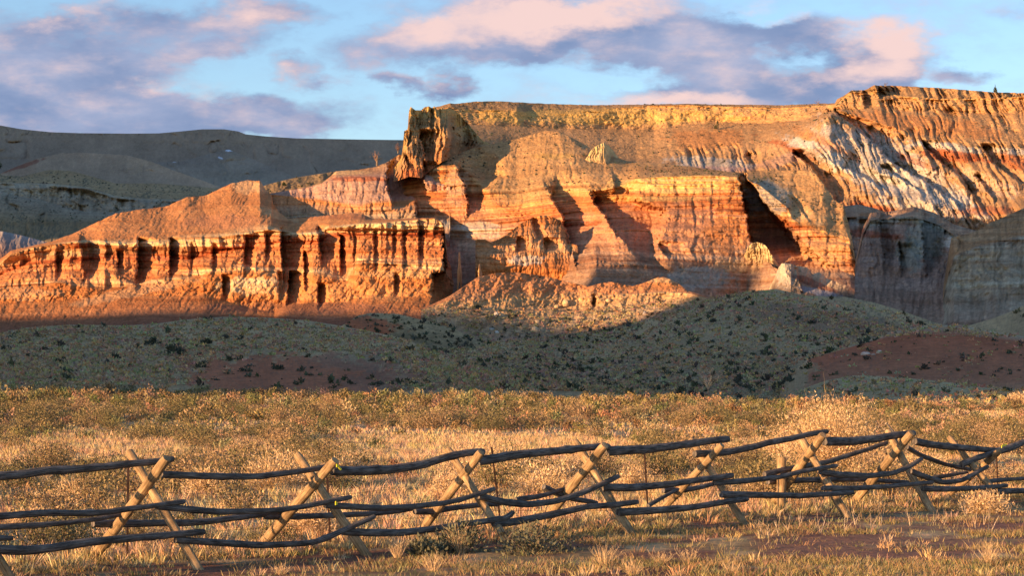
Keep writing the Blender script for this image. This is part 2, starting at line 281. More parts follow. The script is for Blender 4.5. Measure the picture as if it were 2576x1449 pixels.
# ---- spire cliff at the mesa's left end
s_top=z2([(440,560,1000),(500,470,1002),(512,400,1000),(520,286,1000),(546,272,1004),(553,150,1012),(565,116,1018),(600,140,1020),(640,140,1026),(660,120,1028),(690,112,1030),(715,125,1032),(730,112,1032),(750,140,1036),(780,122,1040),(800,135,1044),(830,125,1058),(870,140,1075),(960,230,1090),(1060,350,1100),(1200,410,1110)])
s_mid=z2([(440,600,985),(515,520,985),(560,430,986),(650,400,996),(760,380,994),(820,330,1000),(880,340,1045),(960,360,1070),(1060,390,1085),(1200,420,1090)])
s_base=z2([(440,640,970),(560,600,972),(640,610,972),(700,560,978),(780,500,985),(840,480,1020),(880,470,1050),(960,440,1075),(1200,440,1090)])
f_s=[alc(Z2([(640,300),(625,340),(660,420),(680,500)]),Z2([(740,300),(750,340),(775,420),(770,520)]),9,4),
 alc(Z2([(600,200),(590,270)]),Z2([(625,200),(620,270)]),3,3),
 alc(Z2([(850,240),(860,300),(850,380),(800,470)]),Z2([(1010,240),(1000,380),(900,470)]),16,4),
 alc(Z2([(530,470),(560,560)]),Z2([(570,470),(610,560)]),5,3),alc(Z2([(560,300),(545,380)]),Z2([(580,300),(570,380)]),3,3),alc(Z2([(650,540),(650,600)]),Z2([(760,520),(700,600)]),8,4),
 alc(Z2([(700,150),(710,230)]),Z2([(725,150),(740,230)]),3,3)]
sheet('spire_cliff',990,1255,[(s_base,ORG,.5),(s_mid,TAN,1),(s_top,YEL,1)],(50,75),step=1.4,feats=f_s,nz=dict(but=7,bs=17,flu=3.2,fs=6,rough=1.6,rs=7,led=1.0),jag=.7,jagsc=10,
  strata=.2,back=(14,-3,-70),patches=[(1110,310,80,18,BRN,.5),(1050,440,40,16,RED,.5)],label='knobbly golden sandstone towers at the left end of the mesa',cat='cliff')
# ---- bench left of the spires
sheet('back_slope',640,880,[(L(520,1060),BRN,0),([(640,480,1100),(672,464,1110),(740,447,1130),(836,432,1150),(900,425,1150)],(.30,.2,.1),0)],(50,),nz=dict(rough=2,gul=4),speck=.4,back=(50,0,-40),mat=M_SOIL,label='brown shrubby slope behind the red butte peak')
f_c=[alc([(424,979),(440,974),(458,973),(480,980),(495,985)],[(424,1060),(451,1060),(495,1082),(520,1110)],20,4,3,6),
     alc([(505,1046),(560,1050)],[(505,1150),(560,1150)],18,4)]
sheet('red_bench',670,1130,[(L(620,925),DRED,.3),([(670,550,950),(723,552,950),(900,548,945),(1130,560,940)],GRY,.8),([(670,490,965),(690,490,965),(800,504,962),(870,518,955),(903,523,950),(936,514,950),(1045,504,948),(1130,520,948)],ORG,.8),
  ([(670,488,975),(778,470,975),(830,455,972),(900,447,968),(978,445,968),(1130,470,968)],PNK,.2),
  ([(670,487,985),(700,487,985),(778,480,990),(800,468,992),(827,447,994),(846,430,996),(900,427,998),(947,419,1003),(975,407,1008),(1005,388,1020),(1030,400,1020),(1130,430,1010)],TAN,.6)],(12,40,35,30),
  feats=f_c,nz=dict(but=2.5,bs=20,flu=1.2,fs=7,gul=3,gs=9,rough=.7,rs=8,led=1.6),strata=.6,jag=.8,patches=[(900,450,90,7,RED,.7),(990,515,60,5,ORG,.7),(870,433,60,6,CREAM,.7)],back=(40,0,-60),label='pink and cream bench between the red butte and the spires',cat='cliff')
# ---- big central hill with its cliffs
h_crest=[(1000,470,1000),(1040,432,1010),(1100,405,1020),(1150,388,1030),(1191,371,1040),(1300,349,1050),(1373,327,1055),(1409,331,1050),(1445,349,1040),(1500,380,1030),(1580,405,1020),(1673,412,1010),(1730,418,1000),(1858,435,970),(1946,428,975),(2037,428,960),(2051,435,955),(2073,464,940),(2102,508,925),(2120,512,920),(2134,560,900),(2146,615,885),(2153,660,880),(2172,720,875)]
h_lip=[(1000,480,995),(1045,442,995),(1111,418,990),(1155,416,988),(1191,448,975),(1224,482,965),(1300,502,955),(1373,487,945),(1445,485,935),(1518,478,930),(1554,470,932),(1600,450,932),(1673,445,930),(1780,441,928),(1858,445,925),(1909,464,922),(1982,524,900),(1993,551,892),(2015,566,888),(2036,567,885),(2073,581,880),(2109,599,876),(2138,607,872),(2150,650,868),(2172,722,868)]
h_b=[(1000,520,975),(1155,470,972),(1300,540,940),(1373,520,932),(1500,510,920),(1600,500,915),(1673,490,918),(1858,490,915),(1982,560,892),(2036,580,880),(2138,625,868),(2150,665,866),(2172,725,866)]
h_base=[(1000,610,945),(1160,600,945),(1300,600,925),(1400,645,895),(1450,650,858),(1500,655,838),(1600,660,849),(1700,660,861),(1780,655,871),(1880,640,884),(1910,620,888),(1950,660,870),(2050,650,868),(2140,690,862),(2172,730,860)]
h_foot=[(1000,760,880),(1300,740,872),(1500,740,820),(1700,750,845),(1880,770,868),(2160,800,780)]
f_h=[alc(Z2([(897,540),(900,570),(935,650),(950,720),(962,860)]),Z2([(1180,540),(1190,600),(1080,690),(1095,760),(1110,860)]),15,4,2,4),
 alc([(486,1384),(510,1396),(545,1415),(590,1428),(640,1440),(665,1450)],[(486,1478),(520,1495),(560,1515),(600,1535),(640,1550),(665,1560)],17,4,2,14),
 alc([(508,1492),(545,1522),(590,1552),(620,1585),(650,1612)],[(505,1600),(530,1668),(560,1665),(600,1650),(650,1640)],20,4,2,14),
 alc([(462,1543),(487,1545)],[(455,1600),(470,1628),(487,1625)],7,4,2,5),
 alc([(446,1860),(500,1870),(560,1882),(600,1888),(640,1905),(680,1960)],[(446,1876),(470,1896),(497,1912),(526,1936),(560,1972),(606,2008),(640,2040),(680,2100)],42,4,2,14),
 alc([(500,1993),(560,2040)],[(500,2010),(560,2060)],3,4),
 alc([(355,1440),(375,1470)],[(352,1490),(375,1520)],3,4),
 alc([(635,1590),(680,1640)],[(640,1660),(690,1690)],6,4),alc([(615,1655),(650,1680)],[(615,1700),(650,1720)],5,4),
 alc([(538,1236),(560,1236)],[(538,1240),(560,1240)],0,4)]
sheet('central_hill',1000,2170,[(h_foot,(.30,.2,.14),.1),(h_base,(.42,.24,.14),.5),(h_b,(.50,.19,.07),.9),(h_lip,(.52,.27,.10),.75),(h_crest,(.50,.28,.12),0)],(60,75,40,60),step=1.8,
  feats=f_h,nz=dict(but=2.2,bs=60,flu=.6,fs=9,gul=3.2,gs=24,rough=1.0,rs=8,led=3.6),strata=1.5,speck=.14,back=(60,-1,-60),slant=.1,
  patches=[(1700,465,170,22,(.64,.42,.16),.85),(1580,500,240,8,YEL,.6),(1660,570,200,60,(.47,.22,.12),.7),(1830,590,60,50,ORG,.7),(1450,500,90,6,RED,.7),(1240,590,70,12,WHT,.5),(1200,570,60,12,(.45,.4,.33),.6),(1330,610,90,40,ORG,.5),
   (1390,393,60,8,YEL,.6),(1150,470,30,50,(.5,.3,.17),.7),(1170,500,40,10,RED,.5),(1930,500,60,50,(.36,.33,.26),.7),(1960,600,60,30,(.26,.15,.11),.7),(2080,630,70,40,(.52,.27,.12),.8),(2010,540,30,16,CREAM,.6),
   (1100,640,60,50,(.35,.18,.13),.6),(1860,670,60,20,CREAM,.5),(1750,700,90,30,(.34,.33,.28),.7),(2060,560,10,10,CREAM,.4)],
  label='great central hill of gold and red beds with shaded alcoves',cat='hill')
# small pinnacle and fin on the hill
sheet('rock_fin',1472,1560,[([(1472,420,1000),(1560,420,1000)],TAN,.6),([(1472,402,1004),(1485,380,1006),(1500,366,1008),(1520,358,1010),(1523,362,1010),(1532,366,1030),(1542,378,1050),(1560,404,1065)],(.62,.45,.2),1)],(30,),step=1.2,nz=dict(but=2,bs=8,flu=1.5,fs=5,rough=.6),jag=1.5,back=(5,-1,-20),label='small pale fin of rock standing on the central hill',cat='rock')
# ---- middle rib
m_top=z2([(1018,1042,872),(1025,1036,872),(1080,1036,872),(1130,1062,874),(1220,1010,874),(1320,930,884),(1420,875,890),(1500,868,892),(1600,900,893),(1640,975,893),(1650,1065,884),(1690,1068,880),(1722,1078,878),(1738,1190,874),(1760,1260,872),(1850,1310,870)])
m_mid=z2([(1018,1150,862),(1130,1120,864),(1220,1100,868),(1400,1050,872),(1600,1060,878),(1650,1110,872),(1730,1210,866),(1850,1330,862)])
m_low=z2([(1018,1260,858),(1130,1250,858),(1300,1240,860),(1500,1230,860),(1730,1290,858),(1850,1360,856)])
sheet('red_rib',1196,1500,[(L(760,865),ORG,.2),(m_low,ORG,.6),(m_mid,(.52,.27,.13),.8),(m_top,ORG,.7)],(30,40,50),step=1.5,
  feats=[alc(Z2([(1640,960),(1655,1060)]),Z2([(1700,960),(1740,1060)]),6,3),alc(Z2([(1735,1080),(1740,1300)]),Z2([(1900,1080),(1900,1300)]),12,3),alc(Z2([(1400,900),(1440,1040)]),Z2([(1440,900),(1500,1040)]),4,3),alc(Z2([(1300,1040),(1290,1130)]),Z2([(1360,1040),(1370,1130)]),5,3),alc(Z2([(1490,1050),(1500,1120)]),Z2([(1560,1050),(1590,1120)]),6,3)],
  nz=dict(but=3,bs=16,flu=1.6,fs=6,gul=3,gs=9,rough=.9,rs=7,led=1.8),strata=.6,jag=1,back=(20,-2,-50),patches=[(1320,655,45,14,WHT,.7),(1400,625,60,10,CREAM,.6)],label='jagged red and cream rib in front of the shaded alcoves',cat='cliff')
# ---- right-hand dark cliffs
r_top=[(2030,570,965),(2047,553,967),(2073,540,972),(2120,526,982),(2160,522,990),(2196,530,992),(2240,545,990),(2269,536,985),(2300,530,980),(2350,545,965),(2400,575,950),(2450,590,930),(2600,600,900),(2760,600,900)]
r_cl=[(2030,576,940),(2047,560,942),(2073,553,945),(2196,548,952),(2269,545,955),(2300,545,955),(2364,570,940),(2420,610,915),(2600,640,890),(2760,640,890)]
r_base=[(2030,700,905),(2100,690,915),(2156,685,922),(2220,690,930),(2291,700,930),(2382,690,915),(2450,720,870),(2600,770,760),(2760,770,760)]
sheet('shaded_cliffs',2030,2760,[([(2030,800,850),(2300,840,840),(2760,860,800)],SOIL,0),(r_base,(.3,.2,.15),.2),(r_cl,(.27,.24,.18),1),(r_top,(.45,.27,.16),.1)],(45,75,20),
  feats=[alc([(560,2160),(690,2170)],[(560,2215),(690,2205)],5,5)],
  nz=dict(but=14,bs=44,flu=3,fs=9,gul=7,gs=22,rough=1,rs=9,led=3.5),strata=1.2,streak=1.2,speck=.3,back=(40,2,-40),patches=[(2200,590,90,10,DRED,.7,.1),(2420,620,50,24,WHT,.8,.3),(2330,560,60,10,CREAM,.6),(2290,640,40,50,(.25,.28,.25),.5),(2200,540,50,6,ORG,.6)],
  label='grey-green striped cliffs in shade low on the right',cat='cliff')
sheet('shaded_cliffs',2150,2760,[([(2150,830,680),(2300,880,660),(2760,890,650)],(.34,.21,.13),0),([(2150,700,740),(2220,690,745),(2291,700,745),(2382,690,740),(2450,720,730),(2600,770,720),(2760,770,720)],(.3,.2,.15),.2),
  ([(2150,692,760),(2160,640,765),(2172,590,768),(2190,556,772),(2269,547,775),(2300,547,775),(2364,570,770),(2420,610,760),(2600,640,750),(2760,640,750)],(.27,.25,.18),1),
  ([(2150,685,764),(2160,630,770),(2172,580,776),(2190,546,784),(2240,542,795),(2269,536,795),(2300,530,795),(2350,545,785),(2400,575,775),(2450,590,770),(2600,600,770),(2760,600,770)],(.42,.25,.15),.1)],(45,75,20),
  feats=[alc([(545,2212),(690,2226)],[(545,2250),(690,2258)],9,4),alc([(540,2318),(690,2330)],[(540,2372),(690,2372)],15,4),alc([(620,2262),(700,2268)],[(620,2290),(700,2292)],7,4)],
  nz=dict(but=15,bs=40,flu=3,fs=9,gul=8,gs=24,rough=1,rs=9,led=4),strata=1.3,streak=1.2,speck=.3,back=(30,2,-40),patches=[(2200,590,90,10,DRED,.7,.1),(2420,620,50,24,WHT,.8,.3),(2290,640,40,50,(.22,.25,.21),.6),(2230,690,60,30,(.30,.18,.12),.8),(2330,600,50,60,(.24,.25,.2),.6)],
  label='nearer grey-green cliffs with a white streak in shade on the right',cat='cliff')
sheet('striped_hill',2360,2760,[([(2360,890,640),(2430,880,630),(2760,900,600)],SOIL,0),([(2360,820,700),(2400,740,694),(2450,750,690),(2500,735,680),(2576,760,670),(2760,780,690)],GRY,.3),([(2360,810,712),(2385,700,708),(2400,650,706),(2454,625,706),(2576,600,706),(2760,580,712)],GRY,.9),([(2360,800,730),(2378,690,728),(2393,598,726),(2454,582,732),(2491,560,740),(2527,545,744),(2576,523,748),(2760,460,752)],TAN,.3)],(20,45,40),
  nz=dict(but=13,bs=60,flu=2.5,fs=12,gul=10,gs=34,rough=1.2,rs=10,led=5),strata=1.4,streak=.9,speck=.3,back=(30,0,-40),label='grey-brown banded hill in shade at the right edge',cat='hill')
# ---- sunlit little ridge with white knob
sheet('knob_outcrop',1862,1960,[([(1862,672,905),(1960,690,900)],BRN,.4),([(1862,655,884),(1960,672,872)],(.40,.26,.14),.8),([(1862,650,900),(1874,640,880),(1880,624,876),(1892,612,875),(1903,609,875),(1918,612,874),(1928,620,874),(1937,634,872),(1948,650,874),(1960,668,890)],(.64,.48,.25),.9)],(16,40),step=1.2,
  nz=dict(but=4,bs=16,flu=1.4,fs=6,rough=1.2,rs=6),jag=1,back=(12,-1,-25),label='cream knob of rock sticking out of the slope under the hill corner',cat='rock')
sheet('knob_ridge',1932,2330,[([(1932,820,770),(2330,860,730)],BRN,0),([(1930,770,810),(1955,700,788),(1990,740,775),(2100,745,772),(2200,765,772),(2330,815,765)],(.30,.19,.12),.6),
  ([(1930,735,820),(1948,700,800),(1958,674,794),(1966,662,787),(1975,661,787),(1990,664,788),(2000,668,792),(2030,672,796),(2045,690,796),(2060,684,796),(2080,700,796),(2130,718,794),(2170,738,793),(2200,752,792),(2250,772,790),(2300,800,785),(2330,820,780)],(.56,.42,.26),.7)],(30,50),step=1.4,
  feats=[alc([(660,2001),(740,2020)],[(660,2080),(740,2110)],8,4),alc([(640,1940),(670,1950)],[(640,1955),(670,1958)],5,3)],
  nz=dict(but=3,bs=18,flu=1.4,fs=6,gul=3,gs=12,rough=.9,rs=6),jag=1,back=(15,-2,-40),patches=[(1975,690,28,45,(.5,.4,.3),.8),(2050,715,60,10,DRED,.6,.4),(2060,735,60,9,(.42,.42,.45),.6,.2)],label='pale knobbly ridge running down to the right below the central hill',cat='ridge')
# ---- the red butte on the left
a_crest=[(-160,700,870),(0,652,872)]+[(x,y,0) for x,y in z1([(80,905),(200,880),(350,845),(500,790),(650,720),(800,650),(950,625),(1150,600),(1280,540),(1420,525),(1550,465),(1600,440),(1720,418),(1800,425),(1835,480),(1880,520),(1890,575),(1930,640),(1990,685),(2200,670),(2330,655)])]+[(x,y,0) for x,y in z2([(150,850),(230,860),(300,890),(450,895),(600,890),(690,888),(740,884),(770,905),(797,930)])]+[(1121,600,890),(1126,650,892),(1150,692,895),(1200,705,900),(1260,720,900)]
ay=lambda x: float(np.interp(x,[-160,0,300,625,670,720,800,1000,1117],[865,872,925,985,968,945,922,890,866]))
a_crest=[(x,y,Y or ay(x)) for x,y,Y in a_crest]
a_cl=[(x,y,848) for x,y in [(-160,720)]+z1([(0,1000),(80,930),(210,890),(400,860),(560,845),(700,850),(900,862),(980,852),(1150,848),(1300,840),(1500,820),(1700,790),(1850,762),(1950,772),(2050,790),(2200,782),(2300,752),(2400,740)])+z2([(0,960),(100,950),(200,930),(400,920),(600,902),(720,892),(770,915),(797,945)])]+[(1121,605,862),(1126,655,880),(1150,697,890),(1200,712,895),(1260,725,895)]
a_mid=[(x,y,850) for x,y in [(-160,750)]+z1([(0,1075),(200,990),(400,985),(700,960),(1000,962),(1300,965),(1450,930),(1700,880),(1950,850),(2200,850)])+z2([(0,1010),(400,1000),(797,1000)])]+[(1121,640,858),(1150,710,880),(1260,735,890)]
a_b=[(x,y,840) for x,y in [(-160,790)]+z1([(0,1130),(200,1080),(400,1100),(560,1105),(700,1040),(800,1060),(950,1145),(1050,1100),(1200,1072),(1400,1000),(1600,990),(1900,1020),(2200,1010),(2400,1060)])+z2([(200,1140),(400,1160),(797,1165)])]+[(1121,680,850),(1150,720,870),(1260,740,880)]
a_k=[(x,y,834) for x,y in [(-160,800)]+z1([(0,1165),(400,1130),(750,1172),(1000,1130),(1300,1092),(1450,1040),(1700,1015),(1900,1050),(2200,1050),(2400,1100)])+z2([(200,1180),(400,1200),(797,1240)])]+[(1121,686,848),(1150,730,868),(1260,745,875)]
a_t=[(x,y,824) for x,y in [(-160,820)]+z1([(0,1270),(500,1250),(900,1210),(1200,1222),(1430,1215),(1700,1300),(1900,1330),(2000,1275),(2200,1270),(2400,1262)])+z2([(300,1425),(720,1440)])]+[(1121,756,855),(1150,760,880),(1260,770,895)]
a_foot=[(-160,850,770),(200,845,770),(400,825,765),(700,825,765),(1080,820,785),(1120,800,850),(1260,790,890)]
nt_=lambda x,w,y0,y1,a,sl=0: alc([(y0,x),(y1,x+sl)],[(y0,x+w),(y1,x+w+sl)],a,3.5,4,6)
f_a=[nt_(203,46,598,712,8,8),nt_(347,34,606,722,9,-4),nt_(296,12,636,690,5),nt_(428,20,606,702,9,-2),nt_(142,12,636,700,4),
 nt_(704,44,576,720,12,6),nt_(728,28,690,770,11,-8),nt_(797,40,576,668,9,12),nt_(856,13,596,690,7),nt_(616,18,600,690,6,-2),nt_(535,13,620,690,4),
 nt_(700,20,690,755,5),nt_(560,16,700,755,6),nt_(764,14,640,735,6,4),nt_(940,10,585,690,3,3),nt_(988,9,570,650,2.5),nt_(1014,8,585,672,2,2),nt_(1052,11,550,670,4,3),nt_(890,8,600,680,2),
 nt_(992,12,695,745,4),nt_(668,13,590,660,4),nt_(480,10,620,680,3),nt_(800,16,720,775,7)]
f_a.append(alc([(560,1117),(684,1120),(688,1091),(760,1088)],[(560,1400),(760,1400)],28,5,8,20))
sheet('red_butte',-160,1265,[(a_foot,SOIL,0),(a_t,ORG,.15),(a_k,(.62,.36,.17),.9),(a_b,(.50,.20,.08),.4),(a_mid,RED,1),(a_cl,CREAM,1),(a_crest,(.52,.225,.085),0)],(36,46,10,34,22,70),step=1.4,
  feats=f_a,nz=dict(but=5.5,bs=52,flu=.7,fs=9,gul=2.6,gs=20,rough=1.15,rs=8,led=4.0),slant=-.8,strata=1.6,sfreq=.62,back=(50,-1,-80),jag=1.6,speck=.12,
  patches=[(640,470,70,16,(.62,.38,.19),.7),(640,720,90,24,(.66,.48,.27),.85),(330,735,170,14,(.56,.33,.17),.6,-.2),(60,740,100,18,(.56,.33,.17),.5),(480,610,120,10,CREAM,.6),(840,735,260,26,(.58,.28,.11),.6),(980,575,140,12,(.68,.50,.25),.8),
   (900,545,180,8,(.40,.16,.08),.6),(740,775,260,16,SOIL,.6),(1000,690,120,12,CREAM,.45),(560,560,120,20,(.45,.2,.1),.5),(700,540,50,12,CREAM,.5,.3),(150,640,150,10,CREAM,.5,-.1)],
  label='long red and cream banded butte with a fluted cliff on the left',cat='butte')
# pinnacles beside the butte's end
for i,(x,yb,yt,w,lb) in enumerate([(1156,686,634,6,'tall thin sunlit pinnacle in the dark gap right of the red butte'),(1207,686,664,6,'short stubby pinnacle right of the tall thin one in the dark gap')]):
    sheet('rock_pinnacle',x-w,x+w,[([(x-w,yb+12,862),(x+w,yb+12,866)],RED,.8),([(x-w,yb,846),(x-w*.4,(yb+yt)/2,844),(x-2,yt,843),(x+1.5,yt,844),(x+w*.5,(yb+yt)/2+6,848),(x+w,yb,852)],(.6,.33,.16),1)],(30,),step=.8,nz=dict(but=1,bs=5,flu=.5,rough=.4),jag=2,jagsc=3,back=(3,-1,-12),label=lb,cat='rock')
# ---- low sunlit ridge in front
l_crest=[(1060,775,764),(1090,764,767),(1130,745,771),(1202,697,780),(1245,687,784),(1300,685,789),(1345,691,793),(1372,695,796),(1427,709,799),(1482,720,799),(1518,711,800),(1540,709,801),(1591,720,803),(1627,709,806),(1656,697,808),(1674,697,808),(1707,713,806),(1730,731,800),(1780,747,790),(1840,765,775)]
l_bt=[(1060,780,757),(1125,758,764),(1195,757,771),(1265,756,778),(1310,752,783),(1352,752,787),(1423,752,793),(1493,749,793),(1563,743,794),(1668,738,797),(1730,738,792),(1780,750,780),(1840,768,765)]
l_bb=[(1060,783,755),(1125,766,762),(1265,774,775),(1340,774,783),(1423,775,790),(1563,767,790),(1668,757,794),(1730,748,789),(1780,755,778),(1840,772,762)]
sheet('low_ridge',1060,1850,[([(1060,900,640),(1250,890,650),(1450,880,620),(1600,870,630),(1850,850,640)],SAGE,0),([(1060,840,735),(1250,848,752),(1330,848,757),(1450,838,765),(1600,815,772),(1700,790,770),(1850,800,740)],(.42,.27,.16),0),(l_bb,(.55,.34,.17),.3),(l_bt,CREAM,1),(l_crest,(.50,.22,.10),.1)],(24,50,20,50),step=1.8,
  feats=[nt_(1490,8,750,775,5)],nz=dict(but=3,bs=26,flu=1.0,fs=7,gul=2.6,gs=24,rough=1.2,rs=9,led=1.6),strata=.7,speck=.3,jag=.6,back=(16,-4,-50),slant=-.5,
  patches=[(1680,705,60,8,CREAM,.6),(1400,745,300,10,(.56,.32,.15),.6),(1640,720,90,10,ORG,.7),(1200,740,80,20,(.42,.2,.11),.5),(1500,800,200,18,(.5,.36,.2),.6,-.15)],label='low orange ridge with a cream ledge at the foot of the central hill',cat='ridge')
# ---- foothills, grey-green sage slopes in shade
FZ=dict(gul=3.5,gs=60,rough=1.2,rs=16)
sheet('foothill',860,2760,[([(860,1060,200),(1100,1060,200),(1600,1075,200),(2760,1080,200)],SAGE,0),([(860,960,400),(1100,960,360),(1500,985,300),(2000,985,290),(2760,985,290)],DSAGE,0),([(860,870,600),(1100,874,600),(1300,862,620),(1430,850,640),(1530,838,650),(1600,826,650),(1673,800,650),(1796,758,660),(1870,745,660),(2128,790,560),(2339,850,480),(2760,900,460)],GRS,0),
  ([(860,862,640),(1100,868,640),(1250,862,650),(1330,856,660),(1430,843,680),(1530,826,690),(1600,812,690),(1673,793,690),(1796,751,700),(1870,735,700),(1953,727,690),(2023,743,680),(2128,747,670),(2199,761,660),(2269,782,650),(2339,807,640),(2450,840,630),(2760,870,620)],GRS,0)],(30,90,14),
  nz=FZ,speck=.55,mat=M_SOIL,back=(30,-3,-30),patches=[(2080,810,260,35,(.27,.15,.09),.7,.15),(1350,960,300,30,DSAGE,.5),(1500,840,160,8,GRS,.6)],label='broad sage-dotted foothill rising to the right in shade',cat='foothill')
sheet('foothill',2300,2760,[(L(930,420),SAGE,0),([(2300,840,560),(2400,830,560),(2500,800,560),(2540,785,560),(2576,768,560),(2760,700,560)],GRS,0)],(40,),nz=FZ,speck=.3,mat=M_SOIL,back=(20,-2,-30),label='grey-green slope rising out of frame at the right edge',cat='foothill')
sheet('red_mound',1960,2760,[([(1960,1020,230),(2760,1030,230)],SAGE,0),([(1960,985,298),(2000,960,300),(2100,945,300),(2400,955,300),(2760,960,300)],(.38,.15,.07),0),([(1960,980,300),(2000,935,335),(2041,903,360),(2100,886,365),(2164,867,370),(2234,850,370),(2304,842,370),(2409,845,370),(2479,850,370),(2576,862,370),(2760,900,360)],(.42,.13,.055),0),([(1960,975,302),(2000,930,340),(2041,899,370),(2100,882,380),(2164,865,385),(2234,838,395),(2304,821,400),(2409,817,400),(2479,831,400),(2576,847,390),(2760,890,380)],(.46,.36,.22),0)],(16,60,22),
  nz=dict(gul=2,gs=40,rough=1,rs=14),speck=.3,mat=M_SOIL,back=(40,-3,-25),patches=[(1985,950,50,60,SAGE,1),(2030,925,40,16,SAGE,.6)],label='red earth mound with a pale grassy crown at the right',cat='mound')
sheet('low_mound',1980,2760,[(L(1040,190),SAGE,0),([(1980,1010,250),(2030,975,266),(2076,958,275),(2146,945,285),(2234,947,285),(2339,957,280),(2479,974,275),(2576,982,270),(2760,990,265)],(.46,.34,.17),0)],(40,),nz=dict(gul=1,gs=50,rough=.5,rs=14),speck=.25,mat=M_SOIL,back=(14,-1,-12),label='low grassy swell in front of the red mound',cat='mound')
sheet('small_mound',840,1300,[([(840,920,560),(1300,920,560)],SAGE,0),([(840,850,590),(900,840,590),(1024,856,590),(1300,890,590)],DSAGE,0),([(840,830,606),(873,812,608),(898,795,610),(933,787,612),(1003,790,612),(1073,808,612),(1143,828,610),(1250,880,605),(1300,915,600)],GRS,0)],(14,50),nz=dict(gul=1.5,gs=30,rough=.9,rs=10),speck=.4,mat=M_SOIL,back=(20,-1,-25),
  patches=[(935,818,75,22,(.46,.14,.06),.9,.12)],label='small round mound with a red bare patch below the red butte',cat='mound')
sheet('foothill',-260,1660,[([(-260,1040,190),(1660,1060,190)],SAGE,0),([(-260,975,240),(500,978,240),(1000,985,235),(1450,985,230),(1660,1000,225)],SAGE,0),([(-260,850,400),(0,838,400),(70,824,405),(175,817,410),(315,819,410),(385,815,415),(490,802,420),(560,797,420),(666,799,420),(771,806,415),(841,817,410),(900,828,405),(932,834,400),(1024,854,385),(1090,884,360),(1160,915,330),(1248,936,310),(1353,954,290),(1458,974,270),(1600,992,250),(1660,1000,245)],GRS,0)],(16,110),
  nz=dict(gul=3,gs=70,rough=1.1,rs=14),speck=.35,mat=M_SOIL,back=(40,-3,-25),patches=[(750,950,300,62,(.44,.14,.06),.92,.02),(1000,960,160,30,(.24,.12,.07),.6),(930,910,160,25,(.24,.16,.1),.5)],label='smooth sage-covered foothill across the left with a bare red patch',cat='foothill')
# ---- added unseen ridge toward the sun, crest shaped to shade foothills and mesa foot
Q=np.array([-.60,.80])
def added_shade_ridge(name, prof, T, label, w=90):
    us=np.arange(prof[0][0],prof[-1][0]+1,4.); H=np.interp(us,[p[0] for p in prof],[p[1] for p in prof])
    H=H+fbm(us/40,us*0,4,3)*5*np.clip(H/40,0,1)
    w=np.clip(60+H*.9,80,480)
    rows=[(-2.2,0),(-1,.45),(-.35,.85),(0,1),(.35,.85),(1,.45),(2.2,0)]
    P=np.zeros((len(rows),len(us),3))
    for i,(a,b) in enumerate(rows):
        t=(T+a*w)[:,None]; P[i,:,:2]=us[:,None]*Q+t*SH; P[i,:,2]=-6+(H+6)*b
    nr,nc=P.shape[:2]; idx=np.arange(nr*nc).reshape(nr,nc); Fc=np.stack([idx[:-1,:-1],idx[:-1,1:],idx[1:,1:],idx[1:,:-1]],-1).reshape(-1,4)
    o=raw_mesh(name,P.reshape(-1,3),Fc,M_SOIL,np.tile(SAGE,(nr*nc,1))); tag(o,label,'hill',kind='structure')
T0=450
def hz(S_,t): return S_+(T0-t)*TE
SHADE_PROF=[(128,-5),(150,hz(6,-130)),(200,hz(16,-200)),(300,hz(38,-400)),(400,hz(60,-520)),(480,235),(500,245),(545,243),(552,180),(587,184),(595,hz(20,-500)),(619,hz(20,-500)),(632,hz(20,-500)),(636,hz(60,-560)),(649,hz(60,-560)),(652,hz(24,-500)),(690,hz(23,-470)),(760,hz(23,-370)),(850,hz(26,-370)),(980,hz(15,-400)),(1130,hz(30,-600)),(1180,hz(150,-600)),(1300,360),(1600,430),(2500,700),(3000,1000),(5600,1200)]
added_shade_ridge('hill',SHADE_PROF,T0,'added unseen ridge beyond the left edge, shaped to shade the foothills')
#END_TERRAIN

# ------------------------------------------------------------------ the plain
def ground_z(X, Y):
    k=X/np.maximum(Y,1)
    E=np.interp(k,[-.4,-.25,-.1,0,.1,.25,.4],[2.0,1.75,1.30,1.05,.65,.30,.2])
    z=np.interp(Y,[-50,29,180,215,240,9000],[0,0,1,.5,-.6,-6])*1.0
    z=np.where(Y<180,E*np.clip((Y-29)/151,0,1),E*np.interp(Y,[180,215,9000],[1,.2,.2])-np.interp(Y,[180,215,300,9000],[0,1.2,4,6]))
    return z+.22*fbm(X/9,Y/9,3,2)*sst(24,50,Y)+.06*fbm(X/1.6,Y/1.6,3,4)
def gz(x,y): return float(ground_z(np.array([x],float),np.array([y],float))[0])
M_GND=mat_vc('ground_soil',3.0,.3,.7,9,.04)
ys=np.concatenate([np.linspace(-30,20,12),np.arange(20.5,46,.22),np.arange(46,200,1.0),np.arange(205,400,6),np.array([600,1200,2500,5000,9000])])
tx=np.linspace(-1,1,361)
GY=ys[:,None]*np.ones((1,361)); half=np.maximum(40,GY*.62)+np.where(GY>300,GY*.5,0); GX=tx*half
GZ=ground_z(GX,GY)
gpx=CX+GX/np.maximum(GY,5)*F; gpy=HY+(EYE-GZ)/np.maximum(GY,5)*F
n1=fbm(GX/2.2,GY/2.2,4,3); n2=fbm(GX/.7,GY/.9,4,1); n3=fbm(GX/14,GY/14,3,6)
gold=np.array((.50,.34,.17)); dirt=np.array((.20,.085,.05)); grn=np.array((.20,.14,.065)); pale=np.array((.58,.42,.24))
gc=gold*(1+.5*n1[...,None])
def mixc(c,k,m): return c*(1-m[...,None])+np.array(k)*m[...,None]
gc=mixc(gc,pale,sst(.05,.25,n3+n1*.5)*.6)
gc=mixc(gc,dirt,sst(.05,.2,n1+n2*.4)*.55)
